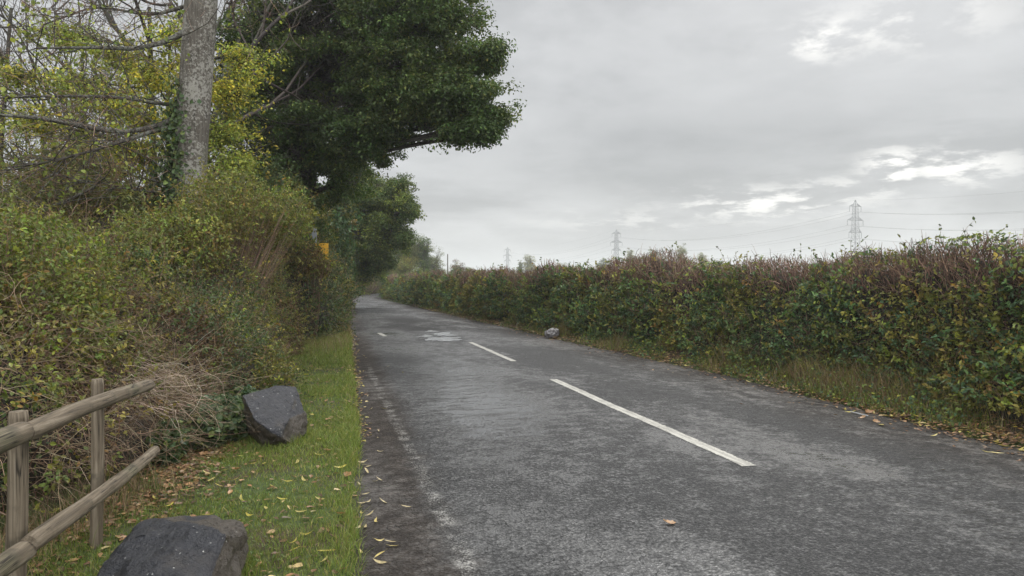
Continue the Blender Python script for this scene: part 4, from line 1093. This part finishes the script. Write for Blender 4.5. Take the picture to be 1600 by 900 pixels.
# tall pale grass where the verge ends
mb = MB(); n = 5200
y = rng.uniform(15.8, 21.5, n); xb = np.interp(y, LB[:, 1], LB[:, 0]); x = xb + rng.uniform(-.3, 1.0, n) * np.clip(el(y) - xb, .1, 1.2); k = (x < el(y) - .02) & (rng.random(n) < np.clip((y - 15.5) / 3, .1, 1)); x, y = x[k], y[k]
blades(mb, x, y, rng.uniform(.06, .34, len(x)), .006, pick([((.34, .29, .19), 3)] + STRAW[:1] + GR[:2] + OLIVE[:2], len(x)), .9)
y2 = rng.uniform(21, 48, 2600); x2 = el(y2) - rng.exponential(.12, 2600)
blades(mb, x2, y2, rng.uniform(.1, .5, 2600), .012, pick(STRAW + OLIVE, 2600), .6)
# rough tussocks behind the fence
y3 = rng.uniform(2.5, 6.2, 3200); x3 = np.interp(y3, LB[:, 1], LB[:, 0]) + rng.normal(.05, .22, 3200)
blades(mb, x3, y3, rng.uniform(.06, .3, 3200), .004, pick([((.08, .12, .04), 3), ((.12, .14, .05), 1)] + STRAW[:2], 3200), .9)
o = mb.build('dry_grass', M_DRY); tag(o, 'tall pale dry grass at the far end of the left verge', 'grass', kind='stuff')
# rough grass, herbs below the right hedge
mb = MB(); n = 52000
y = 3.0 * (75 / 3.0) ** rng.random(n); d = rng.beta(1.2, 2.2, n) * .95 + .02; x = er(y) + d
g = fbm(np.stack([x * 1.0, y * .6, x * 0], -1), .9, 23, 3)
k = rng.random(n) < np.clip(.02 + g * 1.0 + np.exp(-((y - 8.4) / 1.1) ** 2) * .42 + np.exp(-((y - 12.2) / .9) ** 2) * .4, .05, 1); x, y, d, g = x[k], y[k], d[k], g[k]; n = len(x)
D = dist(np.stack([x, y], -1))
tall = np.clip(g * 1.3 + np.exp(-((y - 8.4) / 1.1) ** 2) * .9 + np.exp(-((y - 12.2) / 1.1) ** 2) * .7, 0, 1) * sstep(d / .35)
h = rng.uniform(.03, .13, n) + rng.uniform(0, .42, n) * tall
dry = rng.random(n) < .45 + .5 * tall
C = np.where(dry[:, None], pick(STRAW[:3] + OLIVE[:2] + BROWN[:1], n), pick(GR[:3] + DARKG[1:3], n))
blades(mb, x, y, h, .0045 * np.maximum(1, D / 9) ** .8, C, .9)
o = mb.build('rough_grass', M_DRY); tag(o, 'rough part dry grass tussocks along the foot of the right hedge', 'grass', kind='stuff')
mb = MB(); n = 26000; y = 4.0 * (60 / 4.0) ** rng.random(n); d = rng.beta(1.5, 1.6, n) * 1.0; x = er(y) + d
k = fbm(np.stack([x, y, x * 0], -1), 1.0, 63, 2) > -.12; x, y = x[k], y[k]; n = len(x)
P = np.stack([x, y, gz(x, y) + rng.exponential(.07, n)], -1); u, nr = orient(np.tile([-.6, -.2, .7], (n, 1)), n)
L = .045 * np.maximum(1, dist(P) / 14) ** .7 * rng.uniform(.5, 1.3, n)
mb.leaves(P, u, nr, L, L * .7, pick(IVYG + MIDG, n), six=True)
o = mb.build('ground_ivy', M_LEAF); tag(o, 'low green leaves carpeting the foot of the right hedge', 'ground cover', kind='stuff')

# ------------------------------------------------------------------ fallen leaves
def surf(x, y):
    on = (x > el(y)) & (x < er(y))
    return np.where(on, rz(x, y) + .004, np.where(x > er(y), gz(x, y) + .03, gz(x, y) + .014))
LITB = [((.20, .10, .045), 3), ((.28, .15, .07), 2), ((.11, .055, .03), 3), ((.36, .22, .11), 1)]
LITY = [((.48, .40, .06), 2), ((.55, .45, .14), 2), ((.42, .36, .05), 1), ((.50, .37, .18), 1)]
mb = MB(); Ps, Cs = [], []
def lit(x, y, pal):
    Ps.append(np.stack([x, y, surf(x, y) + rng.uniform(0, .012, len(x))], -1)); Cs.append(pick(pal, len(x)))
n = 2600; y = rng.uniform(5.0, 8.2, n); lit(np.interp(y, LB[:, 1], LB[:, 0]) + rng.normal(.12, .16, n), y, LITB)      # brown drift at the fence end
n = 900; y = rng.uniform(3.2, 6, n); lit(np.interp(y, LB[:, 1], LB[:, 0]) + rng.normal(.25, .3, n), y, LITB)
n = 1100; x, y = in_left_verge(n, 3.2, 20, 1.5); lit(x, y, LITB + LITY[3:])
n = 1500; y = rng.uniform(7.5, 26, n); lit(el(y) + rng.normal(.0, .07, n), y, LITB[1:] + LITY[1:])                       # line along the left road edge
n = 300; y = rng.uniform(18.0, 20.5, n); lit(np.interp(y, LB[:, 1], LB[:, 0]) + rng.uniform(-.1, .8, n), y, LITB)
n = 11000; y = 5.0 * (50 / 5.0) ** rng.random(n); lit(er(y) + np.abs(rng.normal(.12, .40, n)), y, LITB + LITB + LITB + LITY[1:])   # right foot of hedge
n = 900; y = 5.0 * (40 / 5.0) ** rng.random(n); lit(er(y) - rng.exponential(.20, n), y, LITB + LITB + LITY[3:])
P = np.concatenate(Ps); C = np.concatenate(Cs); n = len(P)
u, nr = orient(np.tile([0, 0, 1.], (n, 1)), n, 1.0, .3, .45); u[:, 2] *= .3
L = rng.uniform(.03, .075, n) * np.maximum(1, dist(P) / 14) ** .4
mb.leaves(P, u, nr, L, L * rng.uniform(.3, .75, n), C, six=True, curl=.05)
o = mb.build('leaf_litter', M_LITTER); tag(o, 'brown leaf litter drifted along the verges and under the hedges', 'leaf litter', kind='stuff')

def leaf_mesh(kind, colr, seed):
    g = np.random.default_rng(seed); k = 9; t_ = np.linspace(0, 1, k)
    if kind == 'willow': L, W = .085, .017
    else: L, W = .075, .042
    w = W / 2 * np.sin(np.pi * t_ ** .8) ** .8
    if kind == 'lobed': w = w * (1 + .45 * np.cos(t_ * 22)) * 1.15
    bend = (t_ - .5) ** 2 * L * g.uniform(.2, .7); sx_ = g.uniform(-.02, .02) * np.sin(t_ * 3) * 1.0
    z = bend; V = []
    for s_ in (-1, 0, 1): V.append(np.stack([sx_ + s_ * w, (t_ - .5) * L, z + abs(s_) * w * g.uniform(.15, .4)], -1))
    V = np.array(V).reshape(-1, 3)
    f = [[r_ * k + i, r_ * k + i + 1, (r_ + 1) * k + i + 1, (r_ + 1) * k + i] for r_ in (0, 1) for i in range(k - 1)]
    st_ = np.array([[0, -.5 * L, z[0]], [.001, -.5 * L, z[0]], [.001, -.5 * L - .02, z[0] + .003], [0, -.5 * L - .02, z[0] + .003]])
    m = MB(); c = np.array(colr)
    m.add(V, f, (c[None, :] * g.uniform(.75, 1.15, (len(V), 1)))[None], smooth=True); m.add(st_, [[0, 1, 2, 3]], c * .6)
    me_o = m.build('fallen_leaf', M_LITTER); me = me_o.data; bpy.data.objects.remove(me_o)
    return me
LM = {'yellow': [leaf_mesh('willow', c, i) for i, c in enumerate([(.52, .43, .07), (.46, .38, .06), (.56, .46, .16)])],
      'cream': [leaf_mesh('willow', c, i + 5) for i, c in enumerate([(.58, .48, .27), (.52, .42, .22), (.60, .47, .16)])],
      'broad': [leaf_mesh('lobed', c, i + 9) for i, c in enumerate([(.42, .24, .12), (.34, .17, .07), (.5, .4, .1)])]}
def leaf_obj(x, y, kind, label, group, sc=1.0, rotz=None, name='fallen_leaf'):
    o = bpy.data.objects.new(name, LM[kind][rng.integers(3)])
    o.location = (x, y, float(surf(np.array(x), np.array(y))) + .006)
    o.rotation_euler = (rng.normal(0, .18), rng.normal(0, .18), rng.uniform(0, 6.28) if rotz is None else rotz)
    o.scale = (sc * (1.05 if kind == 'cream' else 1.25),) * 3
    COL.objects.link(o); tag(o, label, 'leaf', group); return o
GA = ('narrow yellow leaf lying on the mown left verge grass', 'yellow leaves on the left verge')
GB = ('narrow cream leaf lying on the muddy left edge of the road', 'cream leaves on the muddy road edge')
GC = ('yellow leaf lying along the edge of the road below the right hedge', 'yellow leaves below the right hedge')
GD = ('broad brown leaf lying on the mown left verge grass', 'brown leaves on the left verge')
for px, py in [(498, 680), (508, 672), (519, 686), (300, 742), (290, 775), (263, 800), (245, 790), (350, 745), (360, 760), (413, 806), (390, 815), (480, 843), (508, 877), (504, 890), (462, 733), (330, 760), (337, 726), (415, 735), (450, 762), (500, 790), (470, 810), (420, 770), (395, 735), (460, 870), (380, 790), (322, 748), (342, 770), (500, 720), (530, 740), (440, 790), (488, 600), (506, 625), (500, 580), (520, 640), (470, 640), (490, 560), (460, 590), (440, 570), (515, 560), (480, 705)]:
    g = gnd(px, py); leaf_obj(g[0], g[1], 'yellow', *GA, sc=rng.uniform(.75, 1.15))
for i in range(50):
    x, y = in_left_verge(1, 3.6, 16, 1.4); leaf_obj(float(x[0]) + .35 * (rng.random()), float(y[0]), 'yellow', *GA, sc=rng.uniform(.6, 1.0)) if x[0] + .35 < el(y[0]) else None
for i in range(40):
    x, y = in_left_verge(1, 3.6, 10, 1.4)
    if x[0] < el(y[0]) - .05: leaf_obj(float(x[0]), float(y[0]), 'broad', *GD, sc=rng.uniform(.6, 1.1))
for px, py in [(566, 722), (569, 728), (572, 739), (587, 755), (571, 776), (563, 789), (573, 787), (597, 788), (560, 796), (567, 804), (576, 807), (590, 818), (558, 826), (572, 827), (591, 847), (610, 852), (612, 859), (560, 866), (593, 873), (593, 882), (634, 797), (570, 674), (557, 700), (580, 640), (590, 675), (563, 600), (575, 620), (566, 640), (571, 560), (600, 640), (628, 585), (606, 575)]:
    g = gnd(px, py); leaf_obj(g[0], g[1], 'cream', *GB, sc=rng.uniform(.75, 1.1))
for i in range(34):
    y = rng.uniform(5.5, 17); leaf_obj(float(el(y) + rng.normal(.05, .09)), y, 'cream', *GB, sc=rng.uniform(.6, .95))
for px, py in [(1512, 678), (1514, 684), (1562, 693), (1570, 690), (1545, 710), (1560, 713), (1460, 683), (1440, 663), (1430, 662), (1348, 655), (1370, 662), (1378, 667), (1360, 646), (1390, 652), (1318, 640), (1330, 645), (1476, 652), (1600, 706), (1490, 640), (1410, 654)]:
    g = gnd(px, py); leaf_obj(g[0], g[1], 'yellow' if rng.random() < .7 else 'broad', *GC, sc=rng.uniform(.9, 1.3))
for i in range(46):
    y = 5.5 * 4.5 ** rng.random(); leaf_obj(float(er(y) + rng.normal(.05, .14)), y, 'yellow', *GC, sc=rng.uniform(.8, 1.2) * max(1, y / 16))
g = gnd(1046, 829); leaf_obj(g[0], g[1], 'broad', 'single orange brown leaf lying alone on the open road', None, .95, 1.3).data = LM['broad'][0]

# dead twigs on the verge edge
# ------------------------------------------------------------------ small things: litter bag, white strip
def litter_bag():
    c = gnd(853, 529); c[0] += .16; bm = bmesh.new(); bmesh.ops.create_icosphere(bm, subdivisions=5, radius=1)
    v = np.array([q.co for q in bm.verts]); f = np.array([[q.index for q in ff.verts] for ff in bm.faces]); bm.free()
    d = 1 + .22 * fbm(v, 1.6, 3, 2) - .16 * np.abs(noise(v, 3.2, 8)) - .10 * np.abs(noise(v, 6.5, 9))
    v = v * d[:, None] * [.22, .17, .155]; v[:, 2] = np.maximum(v[:, 2] + .125, .0)
    v[:, 0] += .25 * v[:, 2]
    mb = MB(); mb.add(v + c + [0, 0, .015], f, smooth=True)
    m, nt = newmat('printed_plastic_bag'); t = NT(nt)
    co = t.n('ShaderNodeTexCoord').outputs['Object']
    z = t.n('ShaderNodeSeparateXYZ', ins={0: co})
    pt = t.noise(co, 22, 3, .6)
    cc = t.ramp(pt, [(.38, (.07, .062, .06)), (.5, (.17, .158, .16)), (.7, (.27, .255, .255))])
    low = t.math('MULTIPLY', t.math('SUBTRACT', 1.0, t.sm(z.outputs[2], .04, .09)), t.sm(z.outputs[0], -.02, .06))
    cc = t.mix(t.math('MULTIPLY', low, .8), cc, (.42, .28, .13))
    b = t.n('ShaderNodeBsdfPrincipled', ins={'Base Color': cc, 'Roughness': .4, 'Normal': t.bump(pt, .5, .02)}); t.out(b.outputs[0])
    o = mb.build('litter_bag', m, loc=c); tag(o, 'crumpled pale grey bag dumped at the foot of the right hedge', 'bag')
litter_bag()
mb = MB(); p0, p1 = gnd(1330, 646), gnd(1357, 653); p0[2] = p1[2] = .02
dd = unit(p1 - p0); sd = np.array([-dd[1], dd[0], 0]) * .011
mb.add(np.array([p0 - sd, p1 - sd, p1 + sd, p0 + sd, p0 - sd * .6 + [0, 0, .006], p1 - sd * .6 + [0, 0, .009], p1 + sd * .6 + [0, 0, .009], p0 + sd * .6 + [0, 0, .006]]), [[3, 2, 1, 0], [4, 5, 6, 7], [0, 1, 5, 4], [1, 2, 6, 5], [2, 3, 7, 6], [3, 0, 4, 7]])
o = mb.build('plastic_strip', plain_mat('white_plastic', (.36, .37, .38), .4)); tag(o, 'thin white plastic strip lying at the right road edge among leaves', 'litter')

# ------------------------------------------------------------------ road sign in the hedge
def box(mb, c, half, rot=0.0, col=(1, 1, 1)):
    v = np.array([[x, y, z] for x in (-1, 1) for y in (-1, 1) for z in (-1, 1)], float) * half
    ca, sa = math.cos(rot), math.sin(rot); v = np.stack([v[:, 0] * ca - v[:, 1] * sa, v[:, 0] * sa + v[:, 1] * ca, v[:, 2]], 1) + c
    mb.add(v, [[0, 1, 3, 2], [4, 6, 7, 5], [0, 4, 5, 1], [2, 3, 7, 6], [0, 2, 6, 4], [1, 5, 7, 3]], col)
sp = a(493.5, 440, 20.0)
sgn = empty('road_sign', (sp[0], sp[1], 0), 'yellow square road sign on a grey post half buried in the left hedge', 'sign')
mb = MB(); ztop = a(493, 357, 20)[2]
mb.tubes(np.array([[[sp[0], sp[1], z] for z in np.linspace(-.2, ztop, 12)]]), np.full((1, 12), .026), (1, 1, 1), 12)
part(mb, 'post', M_STEEL, sgn)
mb = MB(); q = a(490.5, 366, 19.95); box(mb, q, np.array([.055, .006, .16]), -.25); part(mb, 'grey_plate', M_STEEL, sgn)
mb = MB(); q = a(503, 393, 19.9); box(mb, q + [-.01, -.035, 0], np.array([.185, .006, .22]), -.22); part(mb, 'yellow_panel', plain_mat('yellow_sign_sheet', (.62, .33, .025), .45, 0, .12), sgn)
# telegraph pole
tp = a(699.5, 440, 118)
tpo = empty('telegraph_pole', (tp[0], tp[1], 0), 'lone wooden telegraph pole on the horizon beyond the end of the hedge', 'pole')
ztop = a(699, 397, 118)[2]
mb = MB(); mb.tubes(np.array([[[tp[0], tp[1], z] for z in np.linspace(-.3, ztop, 8)]]), np.linspace(.12, .08, 8)[None], (.13, .115, .10), 10); part(mb, 'shaft', M_TWIG, tpo)

# ------------------------------------------------------------------ pylons and cables
M_PYL = plain_mat('pylon_steel', (.16, .165, .175), .7, .2)
M_INS = plain_mat('insulator', (.13, .13, .14), .5)
PYL = [(1336, 444.), (963, 695.), (793, 1050.)]
pos = [at(px, 440, D) * [1, 1, 0] for px, D in PYL]
p_next = pos[0] + (pos[0] - pos[1]) * .9
line = unit(pos[0] - pos[1]); perp = np.array([-line[1], line[0], 0])
if perp[0] < 0: perp = -perp
ARMS = [(46.8, 4.7, .9), (38.4, 6.4, 1.25), (31.0, 5.1, 1.5)]
def hw(z): return np.interp(z, [0, 20, 30, 47, 50.5], [3.6, 1.9, 1.55, 1.05, .12])
def bars(mb, segs, r):
    s = np.array(segs); mb.tubes(s, np.full((len(s), 2), r), (1, 1, 1), 4, False)
ends = []
for i, (pp, lab) in enumerate(zip(pos, ['nearest and tallest looking steel lattice pylon above the right hedge', 'middle steel lattice pylon above the hedge near the pale trees', 'faintest farthest pylon just right of where the trees end'])):
    root = empty('pylon', pp, lab, 'pylon', 'pylons crossing the field')
    c4 = [line * sa + perp * sb for sa, sb in ((-1, -1), (1, -1), (1, 1), (-1, 1))]
    Z = np.array([0, 6, 11.5, 16.5, 21, 25, 28.5, 31, 33.5, 36, 38.4, 40.5, 42.6, 44.7, 46.8, 50.5])
    th = .10 + .05 * i
    mb = MB(); sg = []
    for z0, z1 in zip(Z[:-1], Z[1:]):
        for k in range(4):
            A0, A1 = pp + c4[k] * hw(z0) + [0, 0, z0], pp + c4[k] * hw(z1) + [0, 0, z1]
            B0, B1 = pp + c4[(k + 1) % 4] * hw(z0) + [0, 0, z0], pp + c4[(k + 1) % 4] * hw(z1) + [0, 0, z1]
            sg += [(A0, B1), (B0, A1), (A1, B1)]
    bars(mb, sg, th * .6)
    sg = []
    for z0, z1 in zip(Z[:-1], Z[1:]):
        for k in range(4): sg.append((pp + c4[k] * hw(z0) + [0, 0, z0], pp + c4[k] * hw(z1) + [0, 0, z1]))
    bars(mb, sg, th * 1.2)
    part(mb, 'tower', M_PYL, root)
    E = []
    for za, arm, up in ARMS:
        for sd in (-1, 1):
            mb = MB(); tip = pp + perp * sd * arm + [0, 0, za]; h = hw(za); h2 = hw(za + up + .8); sg = []
            for sl in (-1, 1):
                l0 = pp + perp * sd * h + line * sl * h + [0, 0, za]; u0 = pp + perp * sd * h2 + line * sl * h2 + [0, 0, za + up + .8]
                sg += [(l0, tip), (u0, tip)]
                for f0, f1 in ((.33, .33), (.66, .66), (.33, 0), (.66, .33)): sg.append((l0 + (tip - l0) * f0, u0 + (tip - u0) * f1))
            bars(mb, sg, th * .85); part(mb, 'crossarm', M_PYL, root)
            mb = MB(); bot = tip - [0, 0, 3.2]
            mb.tubes(np.array([np.linspace(tip, bot, 17)]), np.where(np.arange(17) % 2, .17, .08)[None] * (1 + .3 * i), (1, 1, 1), 8); part(mb, 'insulator', M_INS, root)
            E.append(bot)
    E.append(pp + [0, 0, 50.5]); ends.append(E)
M_CABLE = plain_mat('cable', (.10, .10, .105), .6)
nE = [e - pos[0] + p_next for e in ends[0]]
far_p = pos[2] + (pos[2] - pos[1])
fE = [e - pos[2] + far_p for e in ends[2]]
nm = ['left end of the top arm', 'right end of the top arm', 'left end of the middle arm', 'right end of the middle arm', 'left end of the lowest arm', 'right end of the lowest arm', 'peak']
for (A, B, lab, r) in ((nE, ends[0], 'cable running right from the %s of the nearest pylon', .045), (ends[0], ends[1], 'cable between the nearest and middle pylons at the %s', .05), (ends[1], ends[2], 'cable between the middle and farthest pylons at the %s', .055)):
    for k, (e0, e1) in enumerate(zip(A, B)):
        t_ = np.linspace(0, 1, 40)[:, None]; sag = 9.0 if k < 6 else 6.0
        P = e0 * (1 - t_) + e1 * t_ - np.array([0, 0, 1.]) * (4 * sag * t_ * (1 - t_))
        mb = MB(); mb.tubes(P[None], np.full((1, 40), r * (1 if k < 6 else .6)), (1, 1, 1), 4)
        tag(mb.build('power_cable', M_CABLE), lab % nm[k], 'cable', 'power cables')

# ------------------------------------------------------------------ haze
mb = MB(); box(mb, np.array([0, 0, 27.5]), np.array([2320, 2420, 29.5]))
m, nt = newmat('haze_air'); t = NT(nt)
pv = t.n('ShaderNodeVolumePrincipled', ins={'Color': (.93, .95, .97, 1), 'Density': .0007, 'Anisotropy': .2}); t.out(pv.outputs[0], True)
hz = mb.build('haze', m); hz['kind'] = 'stuff'; tag(hz, 'thin pale damp air over the whole place', 'haze')

# ------------------------------------------------------------------ sky, sun
w = bpy.data.worlds.new('World'); scene.world = w; w.use_nodes = True
nt = w.node_tree; nt.nodes.clear(); t = NT(nt)
SUN_EL, SUN_AZ = R(50), R(38)           # azimuth clockwise from +Y
sky = t.n('ShaderNodeTexSky', sky_type='NISHITA', sun_disc=False, sun_elevation=SUN_EL, sun_rotation=SUN_AZ, air_density=1.0, dust_density=3.0)
co = t.n('ShaderNodeTexCoord').outputs['Generated']
sp_ = t.n('ShaderNodeSeparateXYZ', ins={0: co}); dx, dy, dz = sp_.outputs
den = t.math('ADD', t.math('MAXIMUM', dz, 0.0), .16)
cx = t.math('DIVIDE', dx, den); cy = t.math('DIVIDE', dy, den)
cv = t.n('ShaderNodeCombineXYZ', ins={0: cx, 1: cy, 2: 0.0}).outputs[0]
n1 = t.noise(cv, .75, 6, .55, .35); n2 = t.noise(cv, 2.4, 6, .6, .2)
dens = t.math('ADD', t.math('MULTIPLY', n1, .7), t.math('MULTIPLY', n2, .3))
base = t.ramp(dens, [(.36, (.45, .456, .46)), (.46, (.385, .391, .396)), (.56, (.285, .291, .297)), (.68, (.235, .241, .247))])
# bright thin places in the cloud deck
def lobe(px, py, sx, sy):
    d = at(px, py, 1.0) - [0, 0, CH]; az = math.atan2(d[0], d[1]); elv = math.atan2(d[2], math.hypot(d[0], d[1]))
    A = t.math('ARCTAN2', dx, dy); E = t.math('ARCSINE', dz)
    u = t.math('DIVIDE', t.math('SUBTRACT', A, az), sx); v = t.math('DIVIDE', t.math('SUBTRACT', E, elv), sy)
    r2 = t.math('ADD', t.math('MULTIPLY', u, u), t.math('MULTIPLY', v, v))
    return t.math('EXPONENT', t.math('MULTIPLY', r2, -1.0))
n3 = t.noise(cv, 4.6, 8, .62, .1)
gap = None
for L_, k_ in ((lobe(1190, 318, .11, .020), .85), (lobe(1310, 300, .08, .018), .6), (lobe(1400, 262, .035, .022), 1.2), (lobe(1490, 262, .07, .022), .85), (lobe(1285, 62, .045, .024), 1.0), (lobe(1400, 40, .12, .03), .55), (lobe(980, 345, .12, .016), .4)):
    g_ = t.math('MULTIPLY', L_, k_); gap = g_ if gap is None else t.math('MAXIMUM', gap, g_)
gapf = t.math('MULTIPLY', t.math('MULTIPLY', gap, 1.15), t.sm(t.math('ADD', n3, t.math('MULTIPLY', gap, .08)), .49, .64), clamp=True)
drk = t.math('MULTIPLY', t.math('MAXIMUM', lobe(1120, 215, .28, .06), t.math('MULTIPLY', lobe(1000, 275, .22, .035), .8)), .55)
c = t.mix(drk, base, (.20, .206, .212))
c = t.mix(gapf, c, (.74, .73, .70))
# the deck brightens towards the zenith and fades to an even pale band at the horizon
hz_ = t.math('SUBTRACT', 1.0, t.sm(dz, .0, .10))
c = t.mix(t.math('MULTIPLY', hz_, .6), c, (.44, .446, .45))
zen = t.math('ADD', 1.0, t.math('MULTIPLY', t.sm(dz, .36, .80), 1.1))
rear = t.math('ADD', 1.0, t.math('MULTIPLY', t.sm(t.math('MULTIPLY', dy, -1.0), -.30, .55), 4.2))   # unseen sky behind the viewer, boosted to light the foliage that faces it
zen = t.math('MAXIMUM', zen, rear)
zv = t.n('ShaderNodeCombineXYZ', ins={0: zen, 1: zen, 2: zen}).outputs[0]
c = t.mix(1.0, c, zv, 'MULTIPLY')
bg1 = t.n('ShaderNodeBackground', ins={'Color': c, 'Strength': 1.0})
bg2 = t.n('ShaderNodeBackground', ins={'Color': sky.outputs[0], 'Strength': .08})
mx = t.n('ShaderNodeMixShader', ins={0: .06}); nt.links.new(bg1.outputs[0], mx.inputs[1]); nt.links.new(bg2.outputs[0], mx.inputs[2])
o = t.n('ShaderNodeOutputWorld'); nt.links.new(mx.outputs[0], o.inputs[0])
w.cycles.sampling_method = 'MANUAL'; w.cycles.sample_map_resolution = 512

sl = bpy.data.lights.new('sun', 'SUN'); sl.energy = 1.2; sl.angle = R(25); sl.color = (1, .97, .92)
so = bpy.data.objects.new('sun', sl); COL.objects.link(so)
sd = Vector((math.sin(SUN_AZ) * math.cos(SUN_EL), math.cos(SUN_AZ) * math.cos(SUN_EL), math.sin(SUN_EL)))
so.rotation_euler = sd.to_track_quat('Z', 'Y').to_euler(); so.location = (0, 0, 60)

# ------------------------------------------------------------------ camera and render settings
cam = bpy.data.cameras.new('camera'); cam.sensor_width = 36; cam.lens = 36 * F / 1600; cam.clip_end = 6000; cam.clip_start = .05
cob = bpy.data.objects.new('camera', cam); COL.objects.link(cob); cob.location = (0, 0, CH)
pitch = math.atan((450 - HY) / F)
cob.rotation_euler = (R(90) - pitch, 0, -TH)
scene.camera = cob
scene.view_settings.view_transform = 'Standard'; scene.view_settings.look = 'None'; scene.view_settings.gamma = 1; scene.view_settings.exposure = .66
scene.view_settings.use_curve_mapping = False
cy_ = scene.cycles
cy_.max_bounces = 6; cy_.diffuse_bounces = 3; cy_.glossy_bounces = 2; cy_.transmission_bounces = 3; cy_.transparent_max_bounces = 4; cy_.volume_bounces = 1
cy_.use_denoising = True; cy_.denoiser = 'OPENIMAGEDENOISE'; cy_.sample_clamp_indirect = 4
cy_.use_adaptive_sampling = True; cy_.adaptive_threshold = .015
